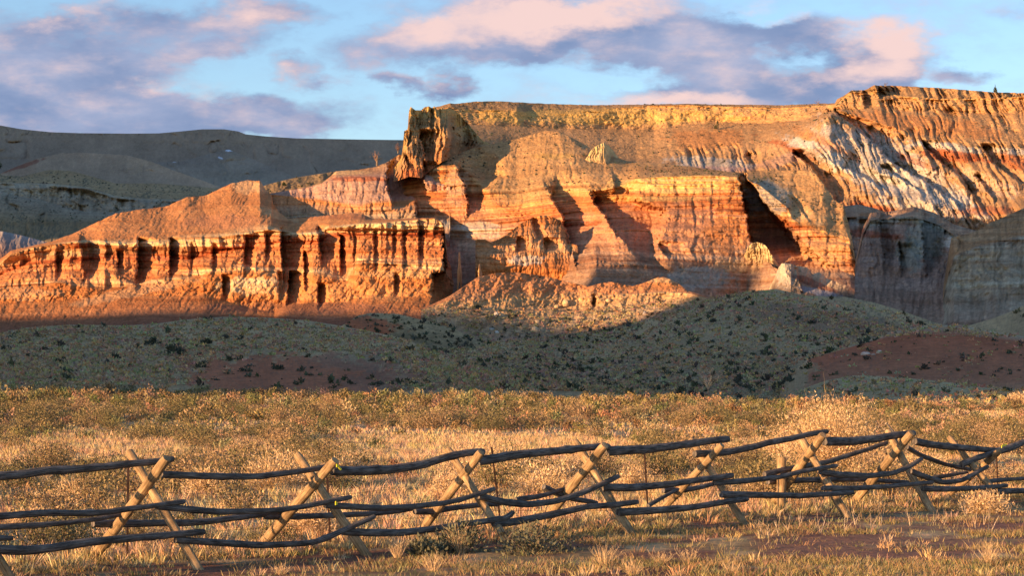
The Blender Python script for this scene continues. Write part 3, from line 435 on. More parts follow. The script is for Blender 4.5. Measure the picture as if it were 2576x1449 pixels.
ln=(21.97+.696*GX)/.718      # line of the fence's near feet
near=sst(.3,-.6,(GY-ln-2.6)+n1*2)
gc=mixc(gc,dirt,near*sst(-.12,.12,n2+n1+.12)*.95); gc=mixc(gc,grn,near*sst(.0,.2,-n1+.3*n2)*.75)  # dirt and grass tones kept dark here, also standing in for shade under the fence
gc=mixc(gc,(.27,.13,.085),near*sst(.02,.22,n3+n2*.9)*.8)
idx=np.arange(GX.size).reshape(GX.shape)
gF=np.stack([idx[:-1,:-1],idx[:-1,1:],idx[1:,1:],idx[1:,:-1]],-1).reshape(-1,4)
g=raw_mesh('ground',np.stack([GX,GY,GZ],-1).reshape(-1,3),gF,M_GND,np.clip(gc,.02,.8).reshape(-1,3)); tag(g,'sunlit dry plain running from the fence to the foothills','ground',kind='structure')
def on_ground(px,py):
    """ground point seen at a place in the picture"""
    k=(px-CX)/F; Y=np.concatenate([np.arange(22,215,.2)]); r=EYE-(py-HY)/F*Y-ground_z(k*Y,Y)
    i=np.argmax(r<0); y=Y[i] if r.min()<0 else 178.; return k*y,y
# ------------------------------------------------------------------ plants
M_LEAF=mat_vc('sage_leaf',14,.25,0); M_TWIG=mat_vc('dry_twig',9,.22,0); M_GRASS=mat_vc('dry_grass',6,.25,0)
def leaf_cloud(n, rx, rz, ls, cols, seed, twigs=30, tw=.012, tcol=(.30,.19,.11), lump=.5, elong=1.6):
    r=np.random.default_rng(seed); V=[];Fa=[];Co=[]
    # clumps of small leaves on a lumpy dome, more on the outside
    nc=max(5,n//28); a=r.uniform(0,2*np.pi,nc); e=np.arccos(r.uniform(.02,1,nc)); rad=r.uniform(.55,1,nc)
    cx=np.stack([np.cos(a)*np.sin(e)*rx*rad,np.sin(a)*np.sin(e)*rx*rad,np.cos(e)*rz*rad+rz*.12],1)
    ci=r.integers(0,nc,n); p=cx[ci]+np.clip(r.normal(0,1,(n,3)),-1.6,1.6)*np.array([rx,rx,rz*.8])*lump*.42
    fl=r.random(n)<.3; p[fl]*=r.uniform(.15,.95,(fl.sum(),1))**.6
    p[:,2]=np.clip(p[:,2],.02,None)
    out=p/np.array([rx,rx,rz]); out/= (np.linalg.norm(out,axis=1,keepdims=True)+1e-6)
    d=out+r.normal(0,.7,(n,3))+np.array([0,0,.5]); d/=np.linalg.norm(d,axis=1,keepdims=True)
    s=np.cross(d,r.normal(0,1,(n,3))); s/=np.linalg.norm(s,axis=1,keepdims=True); L_=ls*r.uniform(.6,1.4,n)[:,None]
    v=np.stack([p-s*L_*.5,p+s*L_*.5,p+d*L_*elong],1).reshape(-1,3); f=np.arange(3*n).reshape(-1,3)
    cc=np.array(cols)[r.integers(0,len(cols),nc)][ci]*r.uniform(.7,1.3,(n,1)); V.append(v);Fa.append(f);Co.append(np.repeat(cc,3,0)); b=3*n
    if twigs:
        twigs=max(twigs,nc); j=np.arange(twigs)%nc; e1=cx[j]*r.uniform(.8,1.18,(twigs,1)); s0=np.stack([r.normal(0,rx*.12,twigs),r.normal(0,rx*.12,twigs),np.zeros(twigs)],1)
        m=(s0+e1)/2+r.normal(0,.06*rx,(twigs,3)); sd=r.normal(0,1,(twigs,3)); sd/=np.linalg.norm(sd,axis=1,keepdims=True); sd*=tw
        v=np.stack([s0-sd,s0+sd,m-sd*.8,m+sd*.8,e1],1).reshape(-1,3); k=np.arange(twigs)[:,None]*5+b
        f=np.concatenate([k+np.array([[0,1,3]]),k+np.array([[0,3,2]]),k+np.array([[2,3,4]])]); V.append(v);Fa.append(f);Co.append(np.tile(tcol,(5*twigs,1))*r.uniform(.7,1.3,(5*twigs,1)))
    return np.concatenate(V),np.concatenate(Fa),np.clip(np.concatenate(Co),0,1)
def stems(n, h, spread, w, col, seed, bend=.3, sub=2, base=.06, segs=4, droop=0.0):
    """many thin curved stems with side twigs, as tapered ribbons"""
    r=np.random.default_rng(seed); P=[]
    az=r.uniform(0,2*np.pi,n); out=np.sqrt(r.uniform(0,1,n))*spread
    root=np.stack([np.cos(az)*out*base*h*3,np.sin(az)*out*base*h*3,np.zeros(n)],1)
    dirv=np.stack([np.cos(az)*out,np.sin(az)*out,np.ones(n)],1)+r.normal(0,.12,(n,3)); dirv/=np.linalg.norm(dirv,axis=1,keepdims=True)
    Ls=h*r.uniform(.6,1.05,n); allp=[];lev=[]
    def grow(root,d,Ls,w0):
        m=len(root); pts=[root]; dd=d.copy()
        for k in range(segs):
            dd=dd+r.normal(0,bend*.5,(m,3))+np.array([0,0,-droop*k/segs]); dd/=np.linalg.norm(dd,axis=1,keepdims=True)
            pts.append(pts[-1]+dd*(Ls/segs)[:,None])
        allp.append((np.stack(pts,1),w0)); return np.stack(pts,1),dd
    pts,dd=grow(root,dirv,Ls,w)
    cur=[(pts,Ls)]
    for lv in range(sub):
        nx=[]
        for pts,Ls_ in cur:
            m=len(pts)
            for rep in range(3 if lv==0 else 2):
                t=r.integers(1,segs+1,m); o=pts[np.arange(m),t]; dr=pts[np.arange(m),t]-pts[np.arange(m),t-1]; dr/=np.linalg.norm(dr,axis=1,keepdims=True)+1e-9
                dr=dr+r.normal(0,.55,(m,3)); dr/=np.linalg.norm(dr,axis=1,keepdims=True); l2=Ls_*r.uniform(.25,.5,m)
                pp,_=grow(o,dr,l2,w*(.7**(lv+1))); nx.append((pp,l2))
        cur=nx
    V=[];Fa=[];Co=[];b=0
    for pts,w0 in allp:
        m,k,_=pts.shape; sd=r.normal(0,1,(m,3)); sd[:,2]*=.2; sd/=np.linalg.norm(sd,axis=1,keepdims=True)
        wd=w0*np.linspace(1,.35,k)[None,:,None]; v=np.stack([pts-sd[:,None]*wd,pts+sd[:,None]*wd],2).reshape(-1,3)
        q=np.arange(k-1)*2; f=np.stack([q,q+1,q+3,q+2],1)[None]+(np.arange(m)*2*k)[:,None,None]+b
        V.append(v);Fa.append(f.reshape(-1,4));b+=len(v); c=np.array(col)*r.uniform(.65,1.3,(m,1)); Co.append(np.repeat(c,2*k,0))
    return np.concatenate(V),np.concatenate(Fa),np.clip(np.concatenate(Co),0,1)
def scatter(name, protos, pos, scl, mat, seed=0, tint=.2):
    """one mesh of many copies (for growth nobody could count)"""
    r=np.random.default_rng(seed); V=[];Fa=[];Co=[];b=0; n=len(pos); which=r.integers(0,len(protos),n); rot=r.uniform(0,2*np.pi,n)
    for k,(v,f,c) in enumerate(protos):
        id_=np.where(which==k)[0]
        if not len(id_): continue
        ca,sa=np.cos(rot[id_])[:,None],np.sin(rot[id_])[:,None]; s=scl[id_][:,None]; vz=r.uniform(.75,1.2,(len(id_),1))
        x=(v[None,:,0]*ca-v[None,:,1]*sa)*s+pos[id_,0:1]; y=(v[None,:,0]*sa+v[None,:,1]*ca)*s+pos[id_,1:2]; z=v[None,:,2]*s*vz+pos[id_,2:3]
        V.append(np.stack([x,y,z],-1).reshape(-1,3)); Fa.append((f[None]+(np.arange(len(id_))*len(v))[:,None,None]+b).reshape(-1,f.shape[1])); b+=len(id_)*len(v)
        Co.append((c[None]*(1+tint*r.uniform(-1,1,(len(id_),1,3))*np.array([1,.9,.9]))*r.uniform(.8,1.25,(len(id_),1,1))).reshape(-1,3))
    return raw_mesh(name,np.concatenate(V),np.concatenate(Fa),mat,np.clip(np.concatenate(Co),0,1),smooth=False)
PALE=[(2090,1188,330,190,'biggest pale golden shrub rising above the plain behind the right part of the fence',1,620),(1230,1215,300,120,'pale tangled shrub behind the third fence crossing',2,230),(690,1235,250,110,'pale tangled shrub left of the second fence crossing',3,210),
   (525,1250,140,80,'small pale shrub behind the rails between the first two crossings',4,120),(775,1345,170,80,'low pale tangle under the rails at the second crossing',5,140),(1380,1250,230,90,'low pale tangle left of the fourth fence crossing',6,160),(1150,1255,160,70,'pale brush behind the middle rails left of the third crossing',7,120),
   (2330,1195,150,60,'dry tangled shrub behind the seventh fence crossing',8,120),(2565,1020,80,48,'pale shrub on the plain edge at the far right',9,120),(200,1262,120,70,'dry bushy tangle left of the first fence crossing',10,110),(1960,1150,100,60,'small pale shrub at the left foot of the biggest one',11,100),(90,1330,150,60,'low dry tangle behind the lowest rail at the far left',12,100),(2480,1290,150,60,'dry brush under the rails at the right edge',13,100),
   (1600,1235,120,60,'pale tangle behind the rails between the fourth and fifth crossings',14,100),(870,1200,110,50,'thin pale shrub right of the second crossing behind the top rail',15,80)]
PG=[on_ground(p[0],p[1]) for p in PALE]
def clear(x,y,marg=.25):
    k=np.ones(len(x),bool)
    for (gx,gy),p in zip(PG,PALE):
        w=p[2]/F*gy*.5; k&=~((np.abs(x-gx)<w+marg)&(y<gy+w*.7)&(y>gy-w*1.2-.6-(3 if p[1]<1200 else 0)))
    return k
# sagebrush
SC=[(.22,.165,.08),(.29,.215,.105),(.38,.27,.14),(.13,.105,.055)]; SB=[(.40,.26,.14),(.50,.34,.19),(.26,.17,.10)]; SO=[(.17,.145,.07),(.23,.185,.085),(.10,.09,.05)]
sage_hi=[leaf_cloud(1300,.55,.60,.026,[SC,SO,SB,SC,SO][s-1],s,70,.007) for s in (1,2,3,4,5)]
sage_lo=[leaf_cloud(230,.55,.60,.062,[SC,SO,SB,SO][s-5],s,24,.012) for s in (5,6,7,8)]
r=np.random.default_rng(5)
def in_view(n,y0,y1,marg=.275,front=1.5,clump=0):
    y=np.sqrt(r.uniform(y0*y0,y1*y1,n)); k=r.uniform(-marg,marg,n); x=k*y
    keep=y>(21.97+.696*x)/.718+front+1.8
    if clump: keep&=(fbm(x/7,y/9,3,7)+.6*fbm(x/26,y/40,2,2)+r.normal(0,.08,n)>clump)
    return x[keep],y[keep]
x,y=in_view(9800,27,182,.42,clump=-.03); k_=clear(x,y); x=x[k_]; y=y[k_]
sc_=.38+1.15*r.random(len(x))**2.2; ex_=r.uniform(-.27,.27,130); ey_=r.uniform(160,181,130); x=np.r_[x,ex_*ey_]; y=np.r_[y,ey_]; sc_=np.r_[sc_,r.uniform(.7,1.35,130)]; order=np.argsort(-(sc_/y)*(np.abs(x/y)<.262)); x=x[order];y=y[order];sc_=sc_[order]; z=ground_z(x,y)
NB=300
protos=[raw_mesh('sagebrush',v,f,M_LEAF,c,smooth=False) for v,f,c in sage_hi]
gl={'a':'low olive sagebrush on the sunlit plain beyond the log fence'}
for i in range(NB):
    if i<5: o=protos[i]
    else: o=protos[i%5].copy(); C.objects.link(o)
    o.location=(x[i],y[i],z[i]-.03); o.rotation_euler=(0,0,r.uniform(0,6.28)); s=sc_[i]; o.scale=(s*r.uniform(.9,1.25),s,s*r.uniform(.75,1.1))
    tag(o,gl['a'],'sagebrush','sagebrush bushes on the plain')
o=scatter('sagebrush_cover',sage_lo,np.stack([x,y,z-.03],1)[NB:],sc_[NB:],M_LEAF,3); tag(o,'dense low sagebrush filling the far part of the sunlit plain','sagebrush',kind='stuff')
# grass tufts
def tuft(n,h,spread,w,cols,seed):
    r=np.random.default_rng(seed); a=r.uniform(0,6.28,n); o=r.uniform(0,.25,n)*spread; p=np.stack([np.cos(a)*o,np.sin(a)*o,0*a],1); L_=h*r.uniform(.5,1.1,n)
    d=np.stack([np.cos(a)*spread*r.uniform(.2,1,n),np.sin(a)*spread*r.uniform(.2,1,n),np.ones(n)*1.],1)+r.normal(0,.15,(n,3)); d/=np.linalg.norm(d,axis=1,keepdims=True)
    s=np.stack([-np.sin(a+.6),np.cos(a+.6),0*a],1)*w; m=p+d*L_[:,None]*.55; t=m+(d+np.array([0,0,-.35])+r.normal(0,.15,(n,3)))*L_[:,None]*.45
    v=np.stack([p-s,p+s,m-s*.8,m+s*.8,t],1).reshape(-1,3); k=np.arange(n)[:,None]*5
    f=np.concatenate([k+np.array([[0,1,3]]),k+np.array([[0,3,2]]),k+np.array([[2,3,4]])]); c=np.array(cols)[r.integers(0,len(cols),n)]*r.uniform(.75,1.2,(n,1))
    return v,f,np.clip(np.repeat(c,5,0),0,1)
GC=[(.60,.41,.22),(.66,.48,.28),(.50,.33,.17)]; GG=[(.15,.15,.06),(.25,.20,.09),(.38,.27,.14),(.30,.21,.10)]  # GG: verge grass, kept dark also to stand in for the fence shade
tg=[tuft(26,.27,.7,.006,GC,s) for s in (1,2,3)]; tgf=[tuft(9,.29,.8,.02,GC,s) for s in (4,5,6)]; tgr=[tuft(20,.13,.9,.0035,GG,s) for s in (7,8,9)]
x,y=in_view(21000,22,80,.43,front=-.6,clump=-.7); o=scatter('dry_grass',tg,np.stack([x,y,ground_z(x,y)-.01],1),r.uniform(.5,1.2,len(x)),M_GRASS,5); tag(o,'golden dry bunch grass between the sagebrush behind the fence','grass',kind='stuff')
x,y=in_view(26000,70,182,.42,clump=-.7); o=scatter('dry_grass',tgf,np.stack([x,y,ground_z(x,y)-.02],1),r.uniform(.5,1.2,len(x)),M_GRASS,6); tag(o,'pale dry grass over the far part of the sunlit plain','grass',kind='stuff')
n=34000; y=r.uniform(22.5,46,n); x=r.uniform(-.40,.50,n)*y; dd=(21.97+.696*x)/.718-y; keep=(dd>-3.2)&((fbm(x/1.6,y/1.0,4,3)+np.interp(dd,[-3,-1,0,1,3,4.5,9],[-.15,-.08,.0,.11,.09,-.03,.0])<-.0)|(r.random(n)<.08)); x=x[keep];y=y[keep]
o=scatter('verge_grass',tgr,np.stack([x,y,ground_z(x,y)-.01],1),r.uniform(.4,1.3,len(x)),M_GRASS,7); tag(o,'short green and straw grass on the verge in front of the fence','grass',kind='stuff')
n=14000; y=r.uniform(20,56,n); x=r.uniform(-.40,.48,n)*y; dd=y-(21.97+.696*x)/.718; keep=(dd>1.0)&(dd<7)&((fbm(x/1.8,y/1.8,3,5)<.08))&(r.random(n)<.75)|((dd<1)&(fbm(x/.9,y/.9,3,5)<-.2)&(r.random(n)<.5)); x=x[keep];y=y[keep]
o=scatter('dry_grass',tg,np.stack([x,y,ground_z(x,y)-.01],1),r.uniform(.3,.8,len(x)),M_GRASS,8); tag(o,'straw coloured tufts along the foot of the fence','grass',kind='stuff')
# dark shrubs dotted over the shaded foothills
SHC=[(.075,.08,.055),(.10,.10,.065),(.055,.065,.05)]
shr=[leaf_cloud(34,.8,.75,.36,SHC,s,0,lump=.5,elong=1.1) for s in (11,12,13)]
def on_sheet(nm,n,cond=None,rl=(0.15,.98)):
    PX,X,Y,Z=SHEETS[nm]; nr,nc=X.shape; i=r.integers(int(nr*rl[0]),int(nr*rl[1]),n); j=r.integers(0,nc,n)
    P=np.stack([X[i,j],Y[i,j],Z[i,j]],1); px=CX+P[:,0]/P[:,1]*F; py=HY-(P[:,2]-EYE)/P[:,1]*F
    if cond is not None: k=cond(px,py); P=P[k]
    return P

tiny=[leaf_cloud(9,.55,.42,.34,[(.42,.29,.155),(.50,.35,.19),(.23,.17,.105)],s,0,lump=.6,elong=1.0) for s in (31,32,33)]
F_R='broad sage-dotted foothill rising to the right in shade'; F_L='smooth sage-covered foothill across the left with a bare red patch'
P=np.concatenate([on_sheet(F_R,3600,lambda px,py:(fbm(px/70,py/22,3,2)+r.normal(0,.1,len(px))+(py-860)/900>-.05)),on_sheet(F_L,700,lambda px,py:(fbm(px/90,py/25,3,4)+r.normal(0,.08,len(px))>.03)),
 on_sheet('red earth mound with a pale grassy crown at the right',160),on_sheet('low grassy swell in front of the red mound',50),on_sheet('small round mound with a red bare patch below the red butte',200),
 on_sheet('low orange ridge with a cream ledge at the foot of the central hill',260,None,(.05,.5)),on_sheet('grey-green slope rising out of frame at the right edge',60)])
o=scatter('dark_shrubs',shr,P-np.array([0,0,.25]),(.35+1.0*r.random(len(P))**2)*np.interp(P[:,1],[200,700],[.75,1.25]),M_LEAF,9); tag(o,'small dark shrubs dotted over the shaded foothills','shrub',kind='stuff')
P=np.concatenate([on_sheet(F_R,13000),on_sheet(F_L,11000,lambda px,py:((px-760)/290)**2+((py-950)/60)**2+r.normal(0,.3,len(px))>1.1),on_sheet('red earth mound with a pale grassy crown at the right',1400,lambda px,py:(py<850)|(r.random(len(px))<.12)),on_sheet('low grassy swell in front of the red mound',900),on_sheet('low orange ridge with a cream ledge at the foot of the central hill',1500,None,(.02,.5))])
o=scatter('sage_cover',tiny,P-np.array([0,0,.12]),r.uniform(.5,1.3,len(P))*np.interp(P[:,1],[200,700],[.8,1.5]),M_LEAF,19,.3); tag(o,'fine low sage growth over the shaded foothills','sagebrush',kind='stuff')
P=np.concatenate([on_sheet('broad flat-topped mesa with a golden caprock cliff and striped badland slopes',1400,lambda px,py:(py<420)&(fbm(px/60,py/20,3,2)>-.02),(.3,.99)),on_sheet('great central hill of gold and red beds with shaded alcoves',700,None,(.75,.99)),
 on_sheet('dark shaded bluff with sage slopes at the far left',500),on_sheet('grey-green striped cliffs in shade low on the right',260,None,(.02,.3)),on_sheet('brown shrubby slope behind the red butte peak',60)])
o=scatter('dark_shrubs',shr,P-np.array([0,0,.3]),r.uniform(.3,.95,len(P))*np.interp(P[:,1],[800,1500],[1.0,1.5]),M_LEAF,10); tag(o,'tiny shrubs dotted over the mesa and hill slopes','shrub',kind='stuff')
def hill_shrub(px,py,Y,s,label,name='dark_shrub',cat='shrub',sz=1,grp=None):
    v,f,c=leaf_cloud(170,.9,.8,.22,SHC,int(px),0,lump=.45,elong=1.1); p=at(px,py,Y); o=raw_mesh(name,v*np.array([1,1,sz]),f,M_LEAF,c,smooth=False); o.location=p; o.scale=(s,)*3
    tag(o,label,cat,grp); return o
for px,py,Y,s,lb in [(20,938-60,330,1.5,'large dark shrub on the shaded foothill at the left edge'),(390,868,330,2.2,'large dark shrub highest of the big ones on the left foothill'),(430,893,320,2.6,'widest dark shrub mid slope on the left foothill'),(515,865,345,1.8,'dark shrub near the middle of the left foothill crest side'),
   (115,880,320,1.4,'dark shrub on the left part of the left foothill'),(150,913,300,1.7,'lone dark shrub low on the left foothill'),(285,902,300,1.6,'dark shrub left of the widest one on the foothill'),(350,875,320,1.4,'smaller dark shrub beside the highest big one'),(620,935,290,1.3,'dark shrub at the upper edge of the red patch'),(690,930,285,1.7,'dark shrub beside the red patch'),(510,925,290,1.6,'dark shrub left of the red bare patch')]:
    i=0; PX,X,Y_,Z_=SHEETS[F_L]; q=(CX+X/Y_*F-px)**2+(HY-(Z_-EYE)/Y_*F-py)**2; k=np.unravel_index(q.argmin(),q.shape); o=hill_shrub(px,py,Y_[k],s*.75,lb,grp='large dark shrubs on the left foothill'); o.location=(X[k],Y_[k],Z_[k]-.3)
# pale tangled shrubs near the fence
for px,py,w,h,lb,sd,dn in PALE:
    gx,gy=on_ground(px,py); H=h/F*gy; Wd=w/F*gy
    v,f,c=stems(dn,H*.82,min(1.6,Wd/H*.5),.0042*gy/30,(.66,.44,.21),sd,.55,2,.16,4,.18)
    ex=(v[:,0].max()-v[:,0].min())/Wd; v=v/np.array([ex,ex,1]); v[:,2]*=H/np.percentile(v[:,2],99.5); v[:,2]=np.maximum(v[:,2],0)
    f=np.concatenate([f[:,[0,1,2]],f[:,[0,2,3]]]); lv,lf,lc=leaf_cloud(int(dn*20),Wd*.47,H*.84,.0035*gy/3.2*.28+.008,[(.64,.43,.24),(.52,.35,.19),(.72,.52,.31)],sd+70,0,lump=.42,elong=2.6)
    f=np.concatenate([f,lf+len(v)]); v=np.concatenate([v,lv]); c=np.concatenate([c,lc])
    o=raw_mesh('pale_shrub',v,f,M_TWIG,c,smooth=False); o.location=(gx,gy,gz(gx,gy)-.03); tag(o,lb,'shrub','pale golden shrubs behind the fence')
for px,py,w,h,lb,sd in [(1340,1392,200,75,'dark grey-green bush at the near foot of the fence under the rails',21),(1160,1392,130,80,'grey bush with dry seed stalks in front of the lower rail',22),(1075,1398,110,50,'small grey-green bush left of the dry seed stalks bush',23)]:
    gx,gy=on_ground(px,py); v,f,c=leaf_cloud(900,w/F*gy*.5,h/F*gy*.85,.035,[(.12,.12,.075),(.17,.16,.10),(.10,.10,.07)],sd,160,.004,(.36,.25,.16)); o=raw_mesh('verge_bush',v,f,M_LEAF,c,smooth=False); o.location=(gx,gy,gz(gx,gy)-.03); tag(o,lb,'bush','bushes in front of the fence')
for px,py,w,h,lb,sd in [(1160,1395,60,85,'upright dry stalks standing in the grey bush',31),(705,1446,60,42,'clump of short straw stalks at the bottom left of centre',32),(1000,1408,50,70,'clump of thin dry stalks right of the second crossing foot',33),(1090,1438,80,70,'bushy clump of dry stalks at the bottom centre',34),(1520,1425,70,75,'tallest bent straw clump at the bottom right of centre',35),
   (1595,1449,60,50,'straw clump at the bottom edge right of the tallest one',36),(1665,1420,80,50,'left of the two spreading straw clumps',37),(1735,1420,80,58,'right of the two spreading straw clumps',38),(1340,1345,120,70,'row of upright dry seed stalks before the low rail in the middle',39),(2490,1425,80,85,'pale branched dry weed at the bottom right',40),(1840,1449,80,50,'straw clump at the bottom edge below the fifth crossing',41)]:
    gx,gy=on_ground(px,py); H=h/F*gy; v,f,c=stems(60,H,w/h*.45,.0035,(.62,.43,.24),sd,.22,1,.1,4); v[:,2]*=H/v[:,2].max(); o=raw_mesh('straw_clump',v,f,M_TWIG,c,smooth=False); o.location=(gx,gy,gz(gx,gy)-.02); tag(o,lb,'dry grass','straw clumps on the verge')
wl=[(1925,1355,70),(1958,1350,62),(1985,1345,80),(2060,1345,85),(2078,1342,66),(2125,1340,70),(2190,1330,60),(2215,1325,70),(2290,1325,62),(2350,1325,70),(2372,1322,48),(2453,1330,82),(2475,1322,60),(2488,1345,95),(2540,1300,50),(2430,1300,60),(2150,1322,50),(2012,1330,55)]
for i,(px,py,h) in enumerate(wl):
    gx,gy=on_ground(px,py); H=h/F*gy; v,f,c=stems(3,H,.35,.006,(.50,.38,.27),50+i,.16,2,.02,5); v[:,2]*=H/v[:,2].max(); o=raw_mesh('dry_weed',v,f,M_TWIG,c,smooth=False); o.location=(gx,gy,gz(gx,gy)-.02)
    tag(o,'thin forked dry weed stalk on the verge by the right part of the fence','weed','thin dry weeds along the right of the verge')
# ------------------------------------------------------------------ log fence
def wood(name, base, dark, sc, gcon=.5, bump=.5):
    m=bpy.data.materials.new(name); m.use_nodes=True; t=m.node_tree; b=t.nodes['Principled BSDF']; b.inputs['Roughness'].default_value=.85; b.inputs['Specular IOR Level'].default_value=.15
    u=t.nodes.new('ShaderNodeUVMap'); mp=t.nodes.new('ShaderNodeMapping'); mp.inputs['Scale'].default_value=(sc,1.2,1); t.links.new(u.outputs[0],mp.inputs[0])
    n=t.nodes.new('ShaderNodeTexNoise'); n.inputs['Scale'].default_value=3; n.inputs['Detail'].default_value=6; n.inputs['Roughness'].default_value=.7; n.inputs['Distortion'].default_value=.4; t.links.new(mp.outputs[0],n.inputs['Vector'])
    g=t.nodes.new('ShaderNodeNewGeometry'); n2=t.nodes.new('ShaderNodeTexNoise'); n2.inputs['Scale'].default_value=5; n2.inputs['Detail'].default_value=4; t.links.new(g.outputs['Position'],n2.inputs['Vector'])
    cr=t.nodes.new('ShaderNodeValToRGB'); cr.color_ramp.elements[0].position=.36; cr.color_ramp.elements[1].position=.60; cr.color_ramp.elements[0].color=(*dark,1); cr.color_ramp.elements[1].color=(*base,1); t.links.new(n.outputs['Fac'],cr.inputs[0])
    mr=t.nodes.new('ShaderNodeMapRange'); mr.inputs[1].default_value=.3; mr.inputs[2].default_value=.7; mr.inputs[3].default_value=.55; mr.inputs[4].default_value=1.25; t.links.new(n2.outputs['Fac'],mr.inputs[0])
    mx=t.nodes.new('ShaderNodeMix'); mx.data_type='RGBA'; mx.blend_type='MULTIPLY'; mx.inputs[0].default_value=1; t.links.new(cr.outputs[0],mx.inputs[6]); t.links.new(mr.outputs[0],mx.inputs[7]); t.links.new(mx.outputs[2],b.inputs['Base Color'])
    bp=t.nodes.new('ShaderNodeBump'); bp.inputs['Strength'].default_value=bump; bp.inputs['Distance'].default_value=.012; t.links.new(n.outputs['Fac'],bp.inputs['Height']); t.links.new(bp.outputs[0],b.inputs['Normal'])
    return m
M_RAIL=wood('weathered_rail',(.22,.19,.17),(.035,.03,.028),11,bump=.9); M_LEG=wood('tan_log',(.52,.35,.19),(.20,.12,.06),10,bump=.8); M_STEEL=wood('rusty_steel',(.13,.07,.045),(.07,.04,.03),3,bump=.1)
M_WIRE=wood('rusty_wire',(.12,.08,.06),(.07,.05,.04),3,bump=0)
M_YEL=bpy.data.materials.new('yellow_plastic'); M_YEL.use_nodes=True; M_YEL.node_tree.nodes['Principled BSDF'].inputs['Base Color'].default_value=(.85,.72,.02,1)
NF=np.array([.696,-.718])
def on_plane(px,py,off):
    k=(px-CX)/F; Y=(-23.0+off)/(NF[0]*k+NF[1]); return at(px,py,Y)
def tube(name,pts,rad,mat,parent,seed,wob=.028,segs=14,knots=3,uvo=0,square=0,split=False):
    P=np.array(pts,float); r=np.random.default_rng(seed)
    d=np.r_[0,np.cumsum(np.linalg.norm(np.diff(P,axis=0),axis=1))]; L_=d[-1]; n=max(8,int(L_/.07)); t=np.linspace(0,L_,n)
    Q=np.stack([np.interp(t,d,P[:,i]) for i in range(3)],1)
    for _ in range(max(2,n//14)): Q[1:-1]=(Q[:-2]+2*Q[1:-1]+Q[2:])/4
    rd=np.interp(np.linspace(0,1,n),np.linspace(0,1,len(np.atleast_1d(rad))),np.atleast_1d(rad)) if np.ndim(rad) else np.full(n,rad)
    off=np.stack([fbm(t/.55,t*0+i+seed,3,i) for i in range(3)],1)*rad_mean(rd)*1.0*wob*8; Q=Q+off*np.sin(np.linspace(0,np.pi,n))[:,None]**.5
    T=np.gradient(Q,axis=0); T/=np.linalg.norm(T,axis=1,keepdims=True); up=np.array([0,0,1.]) if abs(T[0,2])<.8 else np.array([1.,0,0])
    B1=np.cross(T,up); B1/=np.linalg.norm(B1,axis=1,keepdims=True); B2=np.cross(B1,T)
    a=np.linspace(0,2*np.pi,segs,endpoint=False)+r.uniform(0,6)
    A_,T_=np.meshgrid(a,t); rr=rd[:,None]*(1+.28*fbm(np.cos(A_)*1.2+seed,T_/.35+np.sin(A_)*1.2,4,2)+.12*fbm(A_*3,T_/.9,2,5))
    for k in range(knots):
        tk=r.uniform(.1,.9)*L_; ak=r.uniform(0,6.28); rr=rr+rd[:,None]*.3*np.exp(-((T_-tk)/.06)**2-(np.angle(np.exp(1j*(A_-ak)))/.5)**2)
    if square: rr=rr/np.maximum(np.abs(np.cos(A_-a[0])),np.abs(np.sin(A_-a[0])))**square*.88
    if split: c_=np.cos(A_-a[0]-.4); rr=np.where(c_<-.35,rr*(.35/np.maximum(-c_,.35)),rr)
    rr[0]*=.86; rr[-1]*=.86
    V=Q[:,None,:]+rr[...,None]*(np.cos(A_)[...,None]*B1[:,None]+np.sin(A_)[...,None]*B2[:,None]); V=V.reshape(-1,3); m=segs
    idx=np.arange(n*m).reshape(n,m); nx=np.roll(idx,-1,1); Fc=np.stack([idx[:-1],nx[:-1],nx[1:],idx[1:]],-1).reshape(-1,4)
    uv=np.stack([A_/6.2832*.6+uvo,T_],-1).reshape(-1,2)
    e0=len(V); V=np.vstack([V,V[:m],V[-m:],Q[0]-T[0]*.004,Q[-1]+T[-1]*.004]); ce=np.stack([np.cos(a)*.1,np.sin(a)*.1],1)
    uv=np.vstack([uv,ce+3,ce+5,[[3,3]],[[5,5]]])
    c0=e0+2*m;c1=c0+1; q=np.arange(m); 
    caps=np.concatenate([np.stack([e0+q,np.full(m,c0),np.full(m,c0),e0+(q+1)%m],1),np.stack([e0+m+(q+1)%m,np.full(m,c1),np.full(m,c1),e0+m+q],1)])
    faces=[tuple(x) for x in Fc]+[(e0+i,e0+(i+1)%m,c0) for i in range(m)]+[(e0+m+(i+1)%m,e0+m+i,c1) for i in range(m)]
    me=bpy.data.meshes.new(name); me.from_pydata([tuple(v) for v in V],[],faces)
    u=me.uv_layers.new(name='UVMap'); li=np.empty(len(me.loops),np.int32); me.loops.foreach_get('vertex_index',li); u.data.foreach_set('uv',uv[li].astype(np.float32).ravel())
    me.polygons.foreach_set('use_smooth',np.r_[np.ones(len(Fc),bool),np.zeros(2*m,bool)]); me.materials.append(mat); me.update()
    o=bpy.data.objects.new(name,me); C.objects.link(o)
    if parent: o.parent=parent
    return o
def rad_mean(r): return float(np.mean(r))
k1=lambda x,y:(x*.27316,1053.2+y*.27316); k2=lambda x,y:(601.8+x*.27316,1053.2+y*.27316); k3=lambda x,y:(1203.7+x*.27316,1053.2+y*.27316); k4=lambda x,y:(1898.8+x*.29907,1015.6+y*.29907)
fence=bpy.data.objects.new('log_fence',None); C.objects.link(fence); tag(fence,'long buck-and-rail fence of dark weathered rails on tan crossed log legs across the foreground','fence')
sd=100
